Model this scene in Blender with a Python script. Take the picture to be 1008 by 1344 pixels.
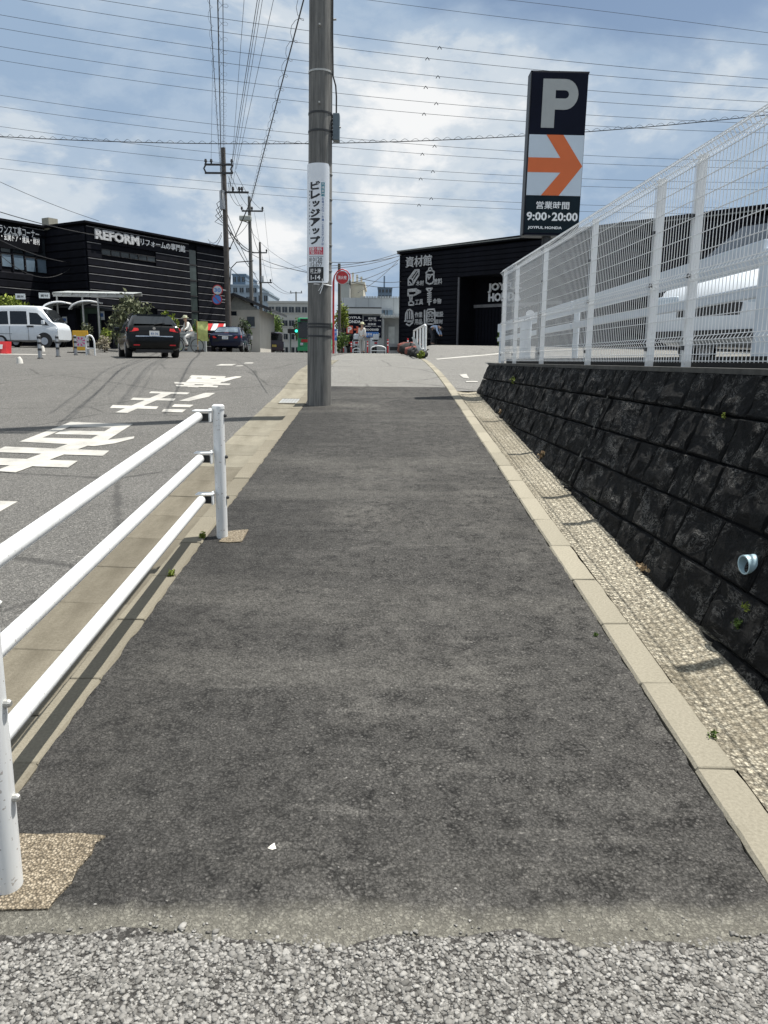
import bpy, bmesh, math, random
import numpy as np
from mathutils import Matrix, Vector
random.seed(7); rng = np.random.default_rng(7)
S = bpy.context.scene
COL = S.collection
for o in list(bpy.data.objects): bpy.data.objects.remove(o)

# ------------------------------------------------------------------ camera
F, EYE = 1009.0, 1.55
TH, ROLL = math.atan((672-473)/F), 0.009
cam = bpy.data.cameras.new('camera'); camo = bpy.data.objects.new('camera', cam); COL.objects.link(camo)
cam.sensor_fit = 'VERTICAL'; cam.sensor_height = 24.0; cam.lens = 24.0*F/1344.0
cam.clip_start = .05; cam.clip_end = 3000
_U = Vector((0, math.sin(TH), math.cos(TH))); _R = Vector((1, 0, 0)); _Fw = Vector((0, math.cos(TH), -math.sin(TH)))
_c, _s = math.cos(ROLL), math.sin(ROLL)
_X = _c*_R + _s*_U; _Y = -_s*_R + _c*_U
camo.matrix_world = Matrix(((_X.x, _Y.x, -_Fw.x, 0), (_X.y, _Y.y, -_Fw.y, 0), (_X.z, _Y.z, -_Fw.z, EYE), (0, 0, 0, 1)))
S.camera = camo
# ------------------------------------------------------------------ sun, sky, exposure
SUNV = Vector((.89, .31, 2.56)).normalized()
sun = bpy.data.lights.new('sun', 'SUN'); suno = bpy.data.objects.new('sun', sun); COL.objects.link(suno)
sun.energy = 5.0; sun.angle = math.radians(.5); sun.color = (1, .955, .88)
suno.rotation_euler = SUNV.to_track_quat('Z', 'Y').to_euler()
W = bpy.data.worlds.new('World'); S.world = W; W.use_nodes = True
def build_world():
    nt = W.node_tree; N = nt.nodes; L = nt.links; N.clear()
    out = N.new('ShaderNodeOutputWorld'); mix = N.new('ShaderNodeMixShader')
    b1 = N.new('ShaderNodeBackground'); b2 = N.new('ShaderNodeBackground')
    sky = N.new('ShaderNodeTexSky'); sky.sky_type = 'NISHITA'; sky.sun_disc = False
    sky.sun_elevation = math.asin(SUNV.z); sky.sun_rotation = math.atan2(SUNV.x, SUNV.y)
    sky.air_density = 1.2; sky.dust_density = 1.5
    L.new(sky.outputs[0], b1.inputs[0]); b1.inputs[1].default_value = .065
    tc = N.new('ShaderNodeTexCoord'); sep = N.new('ShaderNodeSeparateXYZ'); L.new(tc.outputs['Generated'], sep.inputs[0])
    def math_(op, a, b=None, clamp=False):
        m = N.new('ShaderNodeMath'); m.operation = op; m.use_clamp = clamp
        for i, v in enumerate((a, b)):
            if v is None: continue
            if isinstance(v, (int, float)): m.inputs[i].default_value = v
            else: L.new(v, m.inputs[i])
        return m.outputs[0]
    z = math_('MAXIMUM', sep.outputs[2], 0.0); den = math_('ADD', z, .52)
    cmb = N.new('ShaderNodeCombineXYZ')
    L.new(math_('DIVIDE', sep.outputs[0], den), cmb.inputs[0]); L.new(math_('DIVIDE', sep.outputs[1], den), cmb.inputs[1]); L.new(math_('MULTIPLY', z, 1.6), cmb.inputs[2])
    def noise(scale, off, detail=7, rough=.55, dist=.3):
        mp = N.new('ShaderNodeMapping'); mp.inputs['Location'].default_value = off; L.new(cmb.outputs[0], mp.inputs[0])
        n = N.new('ShaderNodeTexNoise'); n.inputs['Scale'].default_value = scale; n.inputs['Detail'].default_value = detail
        n.inputs['Roughness'].default_value = rough; n.inputs['Distortion'].default_value = dist; L.new(mp.outputs[0], n.inputs[0]); return n.outputs[0]
    def ramp(v, stops):
        r = N.new('ShaderNodeValToRGB'); L.new(v, r.inputs[0]); e = r.color_ramp.elements
        while len(e) < len(stops): e.new(.5)
        for el, (p, c) in zip(e, stops): el.position = p; el.color = (*c, 1)
        r.color_ramp.interpolation = 'EASE'; return r.outputs[0]
    dens = ramp(noise(2.1, (3.1, 7.4, 0), 8, .52, .1), [(.33, (0, 0, 0)), (.44, (1, 1, 1))])
    soft = noise(1.5, (1.7, 4.2, 3), 4, .5, .0); puff = noise(3.6, (11.3, 2.2, 5), 10, .60, .2)
    shade = math_('ADD', math_('ADD', math_('MULTIPLY', soft, .42), math_('MULTIPLY', puff, .58)), math_('MULTIPLY', math_('SUBTRACT', math_('MINIMUM', z, .5), .31), .20))
    # cloud tone: thick shaded undersides blue grey, thin lit parts white
    tone = ramp(shade, [(.405, (.35, .475, .645)), (.475, (.45, .565, .71)), (.53, (.66, .735, .81)), (.60, (.97, .98, .985))])
    L.new(tone, b2.inputs[0]); b2.inputs[1].default_value = .64
    L.new(dens, mix.inputs[0]); L.new(b1.outputs[0], mix.inputs[1]); L.new(b2.outputs[0], mix.inputs[2]); L.new(mix.outputs[0], out.inputs[0])
build_world()
vs = S.view_settings; vs.view_transform = 'Standard'; vs.look = 'None'; vs.exposure = 0.58; vs.gamma = 1.0; vs.use_curve_mapping = False

# ------------------------------------------------------------------ measuring helpers (camera model, ground profile)
def ray(px, py):
    x, y = (px-504)/F, (672-py)/F
    xr, yr = x*_c-y*_s, x*_s+y*_c
    return Vector((xr, math.cos(TH)+yr*math.sin(TH), -math.sin(TH)+yr*math.cos(TH)))
def at(px, py, D):
    d = ray(px, py); return d*(D/d.y)+Vector((0, 0, EYE))
def sm(a, b, x):
    t = min(1, max(0, (x-a)/(b-a))); return t*t*(3-2*t)
_ys = np.arange(-60, 400, .25)
def _slope(y):
    if y < 12: return .081
    if y < 25: return .081+(y-12)/13*(.02-.081)
    if y < 44: return .02-(y-25)/19*.008
    if y < 52: return .012*(1-(y-44)/8)
    return 0.0
_zs = np.zeros(len(_ys)); _i0 = int(60/.25)
for _i in range(_i0+1, len(_ys)): _zs[_i] = _zs[_i-1]+.25*_slope(_ys[_i]-.125)
for _i in range(_i0-1, -1, -1): _zs[_i] = _zs[_i+1]-.25*.081*(1 if _ys[_i] > -12 else 0)
def tz(y): return float(np.interp(y, _ys, _zs))
def terr(x, y):
    z = tz(y)
    z += .50*sm(20, 46, y)*sm(.9, 2.6, x)
    z += .22*sm(25, 37, y)*sm(11, 15, -x)
    z -= .13*sm(4, 8, -x)*sm(13, 22, y)*(1-sm(31, 42, y))
    return z
def road_z(x, y):
    return terr(x, y)-.16*(1-sm(13.2, 17.5, y))
def ghit(px, py, fn=terr, off=0.0):
    d = ray(px, py); lo = .5; p = None
    t = .5
    while t < 200:
        p = d*t+Vector((0, 0, EYE))
        if p.z <= fn(p.x, p.y)+off:
            a, b = t-.1, t
            for _ in range(30):
                m = (a+b)/2; q = d*m+Vector((0, 0, EYE))
                if q.z <= fn(q.x, q.y)+off: b = m
                else: a = m
            return d*b+Vector((0, 0, EYE))
        t += .1
    return p

# ------------------------------------------------------------------ materials
MATS = {}
def mat(name, col, rough=.6, metal=0.0, var=.12, scale=6.0, bump=0.0, bscale=None, spec=None, col2=None, trans=0.0, emit=None):
    if name in MATS: return MATS[name]
    m = bpy.data.materials.new(name); m.use_nodes = True; nt = m.node_tree; N, L = nt.nodes, nt.links
    b = N['Principled BSDF']; b.inputs['Roughness'].default_value = rough; b.inputs['Metallic'].default_value = metal
    if spec is not None: b.inputs['Specular IOR Level'].default_value = spec
    if trans: b.inputs['Transmission Weight'].default_value = trans
    tc = N.new('ShaderNodeTexCoord'); n = N.new('ShaderNodeTexNoise'); n.inputs['Scale'].default_value = scale; n.inputs['Detail'].default_value = 6
    n.inputs['Roughness'].default_value = .62
    L.new(tc.outputs['Object'], n.inputs[0])
    r = N.new('ShaderNodeValToRGB'); L.new(n.outputs[0], r.inputs[0])
    c2 = col2 if col2 else tuple(min(1, c*(1+var)) for c in col)
    r.color_ramp.elements[0].position = .32; r.color_ramp.elements[1].position = .68
    r.color_ramp.elements[0].color = (*(c*(1-var) for c in col), 1) if not col2 else (*col, 1); r.color_ramp.elements[1].color = (*c2, 1)
    L.new(r.outputs[0], b.inputs['Base Color'])
    if bump:
        n2 = N.new('ShaderNodeTexNoise'); n2.inputs['Scale'].default_value = bscale or scale*6; n2.inputs['Detail'].default_value = 5; L.new(tc.outputs['Object'], n2.inputs[0])
        bp = N.new('ShaderNodeBump'); bp.inputs['Strength'].default_value = bump; bp.inputs['Distance'].default_value = .01
        L.new(n2.outputs[0], bp.inputs['Height']); L.new(bp.outputs[0], b.inputs['Normal'])
    if emit:
        b.inputs['Emission Color'].default_value = (*emit[0], 1); b.inputs['Emission Strength'].default_value = emit[1]
    MATS[name] = m; return m
class NB:      # small node builder
    def __init__(s, name):
        s.m = bpy.data.materials.new(name); s.m.use_nodes = True; s.N = s.m.node_tree.nodes; s.L = s.m.node_tree.links; s.b = s.N['Principled BSDF']
        s.tc = s.N.new('ShaderNodeTexCoord').outputs['Object']; MATS[name] = s.m
    def set(s, node, i, v):
        if isinstance(v, bpy.types.NodeSocket): s.L.new(v, node.inputs[i])
        elif v is not None: node.inputs[i].default_value = v
    def noise(s, scale, detail=5, rough=.6, vec=None, dist=0):
        n = s.N.new('ShaderNodeTexNoise'); n.inputs['Scale'].default_value = scale; n.inputs['Detail'].default_value = detail; n.inputs['Roughness'].default_value = rough
        n.inputs['Distortion'].default_value = dist; s.L.new(vec or s.tc, n.inputs[0]); return n.outputs[0]
    def vor(s, scale, feature='F1', out='Distance', vec=None):
        n = s.N.new('ShaderNodeTexVoronoi'); n.feature = feature; n.inputs['Scale'].default_value = scale; s.L.new(vec or s.tc, n.inputs[0]); return n.outputs[out]
    def ramp(s, v, stops, inter='LINEAR'):
        r = s.N.new('ShaderNodeValToRGB'); s.L.new(v, r.inputs[0]); e = r.color_ramp.elements; r.color_ramp.interpolation = inter
        while len(e) < len(stops): e.new(.5)
        for el, (p, c) in zip(e, stops):
            el.position = p; el.color = (*c, 1) if isinstance(c, (tuple, list)) else (c, c, c, 1)
        return r.outputs[0]
    def math(s, op, a, b=None, clamp=False):
        m = s.N.new('ShaderNodeMath'); m.operation = op; m.use_clamp = clamp; s.set(m, 0, a); s.set(m, 1, b); return m.outputs[0]
    def mix(s, f, a, b, mode='MIX'):
        m = s.N.new('ShaderNodeMix'); m.data_type = 'RGBA'; m.blend_type = mode
        s.set(m, 0, f)
        for i, v in ((6, a), (7, b)): s.set(m, i, (*v, 1) if isinstance(v, tuple) and len(v) == 3 else v)
        return m.outputs[2]
    def sep(s):
        n = s.N.new('ShaderNodeSeparateXYZ'); s.L.new(s.tc, n.inputs[0]); return n.outputs
    def mapping(s, scale=(1, 1, 1), rot=(0, 0, 0)):
        n = s.N.new('ShaderNodeMapping'); n.inputs['Scale'].default_value = scale; n.inputs['Rotation'].default_value = rot; s.L.new(s.tc, n.inputs[0]); return n.outputs[0]
    def finish(s, col, rough=.9, h=None, strength=.5, dist=.01, spec=.3):
        s.L.new(col, s.b.inputs['Base Color']); s.set(s.b, s.b.inputs.find('Roughness'), rough); s.b.inputs['Specular IOR Level'].default_value = spec
        if h is not None:
            bp = s.N.new('ShaderNodeBump'); bp.inputs['Strength'].default_value = strength; bp.inputs['Distance'].default_value = dist
            s.L.new(h, bp.inputs['Height']); s.L.new(bp.outputs[0], s.b.inputs['Normal'])
        return s.m
def asphalt(name, c_lo, c_hi, chip, chipcol, scale=150, wear=None, fringe=False, sparkle=.8, cracks=False):
    n = NB(name)
    nz = n.N.new('ShaderNodeTexNoise'); nz.inputs['Scale'].default_value = scale*.6; nz.inputs['Detail'].default_value = 3; n.L.new(n.tc, nz.inputs[0])
    sc = n.N.new('ShaderNodeVectorMath'); sc.operation = 'MULTIPLY_ADD'; n.L.new(nz.outputs['Color'], sc.inputs[0]); sc.inputs[1].default_value = (1.6/scale,)*3; n.L.new(n.tc, sc.inputs[2]); V = sc.outputs[0]
    v = n.vor(scale, out='Color', vec=V)
    d = n.math('ADD', n.math('MULTIPLY', n.vor(scale, vec=V), .6), n.math('MULTIPLY', n.vor(scale*2.1, vec=V), .4))
    fine = n.noise(scale*1.3, 3, .75); big = n.noise(.9, 6, .62); mid = n.noise(7, 6, .66); clump = n.noise(38, 5, .7)
    base = n.ramp(n.math('ADD', n.math('ADD', n.math('MULTIPLY', fine, .4), n.math('MULTIPLY', mid, .25)), n.math('MULTIPLY', clump, .35)), [(.37, c_lo), (.63, c_hi)])
    cellv = n.N.new('ShaderNodeSeparateColor'); n.L.new(v, cellv.inputs[0])
    chipm = n.ramp(cellv.outputs[0], [(chip, 0.0), (chip+.08, 1.0)])
    col = n.mix(n.math('MULTIPLY', chipm, sparkle), base, n.mix(cellv.outputs[1], tuple(c*.55 for c in chipcol), chipcol))
    if wear:
        col = n.mix(n.math('MULTIPLY', n.ramp(big, [(.47, 0.0), (.70, 1.0)]), .55), col, wear)
    if fringe:
        arc = n.noise(1.0, 3, .55, vec=n.mapping((1.2, 9, 1), (0, 0, .10))); am = n.ramp(arc, [(.60, 0.0), (.66, 1.0), (.72, 0.0)])
        col = n.mix(n.math('MULTIPLY', am, .22), col, (.30, .29, .27))
        dk = n.ramp(n.noise(1.7, 6, .66, vec=n.mapping((1, .6, 1))), [(.30, 1.0), (.50, 0.0)]); col = n.mix(n.math('MULTIPLY', dk, .45), col, (.038, .037, .036))
        pit = n.ramp(n.noise(62, 4, .72), [(.34, 1.0), (.44, 0.0)]); col = n.mix(n.math('MULTIPLY', pit, .8), col, (.022, .0215, .021))
        rough = n.ramp(n.noise(11, 5, .7), [(.46, 0.0), (.62, 1.0)]); chip2 = n.mix(cellv.outputs[0], (.05, .049, .047), (.17, .166, .158))
        gap = n.ramp(n.vor(scale*.8, vec=V), [(.30, 0.0), (.62, 1.0)]); col = n.mix(n.math('MULTIPLY', rough, .8), col, n.mix(gap, chip2, (.012, .012, .012)))
        lx = n.math('ADD', n.sep()[0], n.math('MULTIPLY', n.math('SUBTRACT', n.noise(2.2, 5, .65), .5), .9)); left = n.N.new('ShaderNodeMapRange'); left.inputs[1].default_value = -1.15; left.inputs[2].default_value = -.1; left.inputs[3].default_value = .62; left.inputs[4].default_value = 0; n.L.new(lx, left.inputs[0])
        col = n.mix(left.outputs[0], col, n.mix(cellv.outputs[1], (.022, .0215, .021), (.055, .054, .052)))
        bands = n.noise(1.0, 5, .62, vec=n.mapping((.35, 1.6, 1))); col = n.mix(n.math('MULTIPLY', n.ramp(bands, [(.52, 0.0), (.68, 1.0)]), .32), col, (.22, .213, .195))
    edges = n.ramp(n.math('ADD', d, n.math('MULTIPLY', n.math('SUBTRACT', clump, .5), 1.1)), [(.20, 1.0), (.72, 0.10)])
    col = n.mix(.75, col, edges, 'MULTIPLY')
    if fringe:
        xyz = n.sep(); yy = n.math('ADD', xyz[1], n.math('MULTIPLY', n.math('SUBTRACT', n.noise(5, 5, .65), .5), .16))
        sand = n.mix(edges, (.10, .096, .082), n.mix(cellv.outputs[1], (.135, .13, .112), (.27, .262, .225)))
        col = n.mix(n.ramp(yy, [(.0, 0.0), (1.0, 1.0)]), col, col)
        f = n.N.new('ShaderNodeMapRange'); f.inputs[1].default_value = 1.73; f.inputs[2].default_value = 1.80; f.inputs[3].default_value = .92; f.inputs[4].default_value = 0
        n.L.new(yy, f.inputs[0]); col = n.mix(f.outputs[0], col, sand)
    if cracks:
        cr = n.vor(.33, 'DISTANCE_TO_EDGE', vec=None)
        wob = n.math('ADD', cr, n.math('MULTIPLY', n.math('SUBTRACT', n.noise(4, 6, .7), .5), .05))
        cm = n.ramp(wob, [(.0, 1.0), (.012, 0.0)]); col = n.mix(n.math('MULTIPLY', cm, .55), col, (.03, .03, .03))
    h = n.math('ADD', n.math('MULTIPLY', edges, .8), n.math('MULTIPLY', cellv.outputs[2], .7))
    return n.finish(col, .88, h, .9, .006, .25)
M_NEW = asphalt('new_asphalt', (.040, .039, .0375), (.158, .154, .146), .86, (.28, .27, .25), 105, wear=(.215, .207, .19), fringe=True, sparkle=.5)
M_ROAD = asphalt('road_asphalt', (.138, .135, .129), (.228, .224, .212), .78, (.43, .42, .39), 90, wear=(.25, .244, .232), sparkle=.6, cracks=True)
M_PLAT = asphalt('pale_asphalt', (.255, .253, .238), (.36, .355, .333), .8, (.46, .45, .42), 100, wear=(.38, .37, .35), sparkle=.5, cracks=True)
M_LOT = asphalt('lot_asphalt', (.25, .248, .234), (.335, .33, .312), .8, (.44, .43, .40), 90, wear=(.35, .342, .324), sparkle=.5, cracks=True)
M_OLD = asphalt('old_asphalt', (.05, .048, .045), (.11, .105, .10), .45, (.40, .39, .37), 85)
def concrete(name, lo, hi, speck=None, scale=120, stain=(.12, .105, .08), stainamt=.5, bump=.5, stretch=None):
    n = NB(name); big = n.noise(2.2, 7, .65); fine = n.noise(scale, 4, .7)
    col = n.ramp(n.math('ADD', n.math('MULTIPLY', big, .45), n.math('MULTIPLY', fine, .55)), [(.36, lo), (.64, hi)])
    h = fine
    if speck:
        v = n.vor(scale*.8, out='Color'); c = n.N.new('ShaderNodeSeparateColor'); n.L.new(v, c.inputs[0]); d = n.vor(scale*.8)
        col = n.mix(n.math('MULTIPLY', n.ramp(c.outputs[0], [(.60, 0.0), (.68, 1.0)]), .85), col, speck)
        dk = n.ramp(d, [(.3, 1.0), (.8, .25)]); col = n.mix(.9, col, dk, 'MULTIPLY'); h = n.math('ADD', n.math('MULTIPLY', dk, 1.0), n.math('MULTIPLY', c.outputs[0], .6))
    oi = n.N.new('ShaderNodeObjectInfo'); col = n.mix(.55, col, n.ramp(oi.outputs['Random'], [(0, .68), (1, 1.08)]), 'MULTIPLY')
    st = n.ramp(n.noise(1.1, 6, .68, vec=n.mapping(stretch or (1, 1, 1))), [(.48, 0.0), (.72, 1.0)])
    col = n.mix(n.math('MULTIPLY', st, stainamt), col, stain)
    return n.finish(col, .92, h, bump, .005, .2)
M_KERB = concrete('kerb_concrete', (.225, .208, .163), (.35, .325, .262), scale=85, stain=(.14, .127, .097), stainamt=.55)
M_LKERB = concrete('road_kerb_concrete', (.15, .136, .104), (.245, .225, .178), scale=90, stain=(.085, .074, .054), stainamt=.65)
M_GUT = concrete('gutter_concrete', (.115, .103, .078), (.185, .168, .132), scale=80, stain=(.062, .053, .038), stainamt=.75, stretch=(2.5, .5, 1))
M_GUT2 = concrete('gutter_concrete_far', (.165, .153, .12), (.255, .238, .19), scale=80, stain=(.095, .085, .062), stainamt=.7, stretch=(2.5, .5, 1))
M_STRIP = concrete('exposed_aggregate', (.27, .243, .19), (.40, .366, .288), speck=(.62, .575, .46), scale=95, stain=(.15, .13, .092), stainamt=.75, bump=1.0)
M_FOOT = concrete('rough_footing', (.20, .165, .12), (.33, .28, .205), speck=(.44, .38, .29), scale=170, stain=(.13, .105, .07), stainamt=.75, bump=1.0)
M_GROUND = mat('earth_ground', (.16, .155, .14), .95, var=.25, scale=.3)
def gravel_mat():
    n = NB('gravel_stone'); g = n.N.new('ShaderNodeNewGeometry')
    col = n.ramp(g.outputs['Random Per Island'], [(0, (.105, .102, .095)), (.3, (.17, .166, .156)), (.75, (.255, .249, .235)), (1, (.35, .343, .325))])
    col = n.mix(.35, col, n.ramp(n.noise(260, 3), [(.3, .4), (.7, 1.0)]), 'MULTIPLY')
    return n.finish(col, .75, n.noise(300, 3), .3, .002, .3)
M_GRAVEL = gravel_mat()
def stone_mat():
    n = NB('black_stone'); oi = n.N.new('ShaderNodeObjectInfo')
    off = n.N.new('ShaderNodeVectorMath'); off.operation = 'MULTIPLY_ADD'; n.L.new(n.tc, off.inputs[0]); off.inputs[1].default_value = (.33, .33, .33)
    cb = n.N.new('ShaderNodeCombineXYZ'); r = n.math('MULTIPLY', oi.outputs['Random'], 37.0)
    for i in range(3): n.L.new(r, cb.inputs[i])
    n.L.new(cb.outputs[0], off.inputs[2]); v = off.outputs[0]
    a = n.noise(15, 8, .68, vec=v, dist=1.6)
    wisp = n.math('SUBTRACT', 1.0, n.math('MULTIPLY', n.math('ABSOLUTE', n.math('SUBTRACT', a, .5)), 24.0, True), True)
    m = n.math('MULTIPLY', wisp, n.ramp(n.noise(5, 4, .6, vec=v), [(.50, 0.0), (.60, 1.0)]))
    base = n.ramp(n.noise(20, 6, .72, vec=v), [(.34, (.004, .0045, .005)), (.74, (.024, .0255, .027))])
    col = n.mix(n.math('MULTIPLY', m, .85), base, (.30, .295, .28))
    h = n.math('ADD', n.noise(13, 9, .74, vec=v, dist=1.2), n.math('MULTIPLY', a, .9))
    return n.finish(col, .8, h, 1.0, .06, .2)
M_STONE = stone_mat()
M_MORTAR = mat('dark_mortar', (.012, .012, .013), .95, var=.4, scale=20)
def paint_mat():
    n = NB('road_paint'); base = n.ramp(n.noise(3, 5), [(.35, (.34, .333, .31)), (.65, (.43, .42, .39))])
    w = n.ramp(n.math('ADD', n.math('MULTIPLY', n.noise(60, 4, .7), .6), n.math('MULTIPLY', n.noise(3, 5, .7), .4)), [(.38, 1.0), (.50, 0.0)])
    return n.finish(n.mix(n.math('MULTIPLY', w, .7), base, (.25, .245, .23)), .8, n.noise(110, 3), .4, .004)
M_PAINT = paint_mat()
def white_metal(name, c=(.70, .72, .73), rust=.25):
    n = NB(name); d = n.ramp(n.noise(14, 7, .7), [(.60, 0.0), (.72, 1.0)]); sp = n.ramp(n.noise(70, 2, .5), [(.665, 0.0), (.69, 1.0)])
    col = n.mix(n.math('MULTIPLY', d, .25*rust*2), c, (.50, .48, .43)); col = n.mix(n.math('MULTIPLY', sp, min(1, rust*2.2)), col, (.20, .15, .11)); stk = n.ramp(n.noise(9, 6, .7, vec=n.mapping((5, 5, .35))), [(.52, 0.0), (.70, 1.0)]); col = n.mix(n.math('MULTIPLY', stk, rust*1.1), col, (.42, .40, .35))
    n.L.new(col, n.b.inputs['Base Color']); n.b.inputs['Roughness'].default_value = .38; return n.m
M_WHITE = white_metal('white_painted_steel'); M_FENCE = white_metal('white_fence_steel', (.74, .76, .77), .1)
def pole_mat():
    n = NB('pole_concrete'); st = n.noise(7, 7, .7, vec=n.mapping((3, 3, .18))); col = n.ramp(st, [(.34, (.085, .086, .084)), (.5, (.14, .14, .135)), (.7, (.23, .227, .215))])
    return n.finish(col, .82, n.noise(60, 4), .15, .004)
M_POLE = pole_mat()
M_DPOLE = mat('dark_pole', (.075, .066, .06), .8, var=.3, scale=3)
M_STEEL = mat('grey_steel', (.30, .31, .32), .4, .6); M_DARKST = mat('dark_steel', (.035, .037, .04), .5, .3)
M_GALV = mat('galvanised_band', (.42, .42, .40), .45, .6)
M_BLK = mat('black_siding', (.0055, .0062, .010), .75, var=.4, scale=2.5, spec=.12); M_BLK2 = mat('black_siding_dark', (.004, .0045, .007), .8, var=.3, scale=2, spec=.1)
M_LITEDGE_BEAM = mat('lit_edge_beam_grey', (.20, .20, .205), .6, var=.55, scale=.5)  # lighter grey imitating sunlit board edges; the entrance beam and mullion share it
M_WIN = mat('dark_window', (.022, .028, .034), .12, var=.3, scale=2); M_WINB = mat('blue_window', (.13, .18, .23), .15, var=.3, scale=1.0)
M_GLASS = mat('car_glass', (.012, .014, .016), .05, var=.2); M_GLASSL = mat('pale_glass', (.10, .13, .16), .06, var=.4, scale=2.5)
M_LET = mat('white_letters', (.80, .81, .82), .5, var=.05); M_LETG = mat('grey_letters', (.44, .45, .46), .5, var=.25, scale=7)
M_LETW = mat('sign_white', (.52, .60, .68), .3, var=.04, scale=3); M_NAVY = mat('sign_navy', (.004, .006, .016), .6, var=.15, scale=2, spec=.12); M_ORANGE = mat('sign_orange', (.62, .13, .03), .5, var=.06, scale=2)
M_TEALBK = mat('sign_blackteal', (.006, .015, .022), .6, var=.2, spec=.15); M_RED = mat('red_paint', (.42, .022, .025), .4, var=.15); M_BLUE = mat('blue_print', (.05, .18, .52), .4, var=.08)
M_PRED = mat('print_red', (.55, .02, .06), .5, var=.05); M_PTEAL = mat('print_teal', (.02, .22, .30), .5, var=.05); M_PBLK = mat('print_black', (.012, .013, .016), .5, var=.05); M_PBLUE = mat('print_blue', (.05, .12, .32), .5)
M_ADW = mat('advert_white', (.74, .78, .83), .35, var=.05, scale=3)
M_BOX = mat('terminal_box', (.10, .135, .16), .5, var=.15)
M_WIRE = mat('cable_black', (.02, .02, .022), .6); M_HV = mat('line_grey', (.06, .063, .07), .6, .2)
M_CARB = mat('car_black', (.004, .0045, .005), .16, var=.1, spec=.3); M_CARN = mat('car_navy', (.005, .008, .026), .16, var=.1, spec=.35); M_CARW = mat('car_white', (.58, .62, .66), .25, var=.04); M_CARP = mat('car_purple', (.040, .030, .045), .25, var=.1)
M_TYRE = mat('tyre_rubber', (.014, .014, .014), .85); M_RIM = mat('alloy_rim', (.42, .43, .45), .3, .8); M_TAIL = mat('tail_lamp', (.45, .012, .015), .2, var=.2, scale=9); M_CHROME = mat('chrome', (.65, .66, .68), .15, .9)
M_TRIM = mat('black_trim', (.016, .016, .017), .6); M_PLATE = mat('plate_white', (.75, .76, .74), .5); M_PLATEY = mat('plate_yellow', (.65, .50, .05), .5)
M_BUS = mat('bus_green', (.03, .30, .13), .35, var=.1)
M_CORR = mat('pale_cladding', (.50, .53, .54), .6, var=.06, scale=1.2); M_CORRD = mat('grey_cladding', (.30, .32, .33), .6, var=.1, scale=1.5); M_BEIGE = mat('beige_wall', (.52, .49, .41), .8, var=.1, scale=1.2)
M_APT = mat('apartment_wall', (.36, .37, .36), .8, var=.1, scale=.4); M_FAR = mat('far_blue_wall', (.24, .30, .36), .8, var=.08, scale=.2); M_FARD = mat('far_dark_blue', (.10, .15, .21), .7, var=.1, scale=.3)
M_PLASTER = mat('house_plaster', (.52, .50, .45), .85, var=.08, scale=1); M_TILE = mat('dark_roof', (.035, .036, .04), .6, var=.3, scale=2)
M_POLY = mat('canopy_sheet', (.46, .49, .49), .35, var=.15, scale=2); M_GREENW = mat('green_shed_wall', (.035, .06, .04), .8, var=.2, scale=3)
M_YEL = mat('yellow_sign', (.72, .40, .03), .5); M_MAG = mat('magenta_print', (.55, .04, .22), .5); M_YG = mat('yellow_green_cloth', (.50, .55, .20), .8, var=.2, scale=6)
M_SKIN = mat('skin', (.48, .30, .21), .6, var=.08); M_CLW = mat('white_cloth', (.72, .71, .68), .85, var=.1, scale=9); M_CLG = mat('grey_cloth', (.42, .42, .40), .85, var=.1, scale=9); M_CLB = mat('light_blue_cloth', (.36, .47, .66), .85, var=.1, scale=9); M_HAIR = mat('dark_hair', (.02, .017, .015), .7); M_DKCL = mat('dark_cloth', (.03, .032, .04), .9)
M_HAT = mat('pale_hat', (.62, .62, .45), .8)
M_PVC = mat('pvc_pipe', (.36, .50, .56), .35, var=.15, scale=10)
M_SAND = mat('black_sandbag', (.018, .018, .018), .9, var=.3, scale=12)
def leafmat(name, a, b):
    n = NB(name); g = n.N.new('ShaderNodeNewGeometry'); col = n.ramp(g.outputs['Random Per Island'], [(0, a), (1, b)])
    n.L.new(col, n.b.inputs['Base Color']); n.b.inputs['Roughness'].default_value = .6; n.b.inputs['Specular IOR Level'].default_value = .25; return n.m
M_LF1 = leafmat('leaf_olive', (.045, .06, .03), (.15, .16, .09)); M_LF2 = leafmat('leaf_yellowgreen', (.10, .14, .02), (.25, .30, .05)); M_LF3 = leafmat('leaf_dark', (.015, .03, .012), (.05, .085, .025)); M_LF4 = leafmat('leaf_mid', (.035, .075, .015), (.13, .19, .04)); M_LF5 = leafmat('dry_leaf', (.20, .13, .07), (.42, .32, .20))
M_BARK = mat('bark', (.07, .055, .042), .9, var=.3, scale=12)

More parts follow.
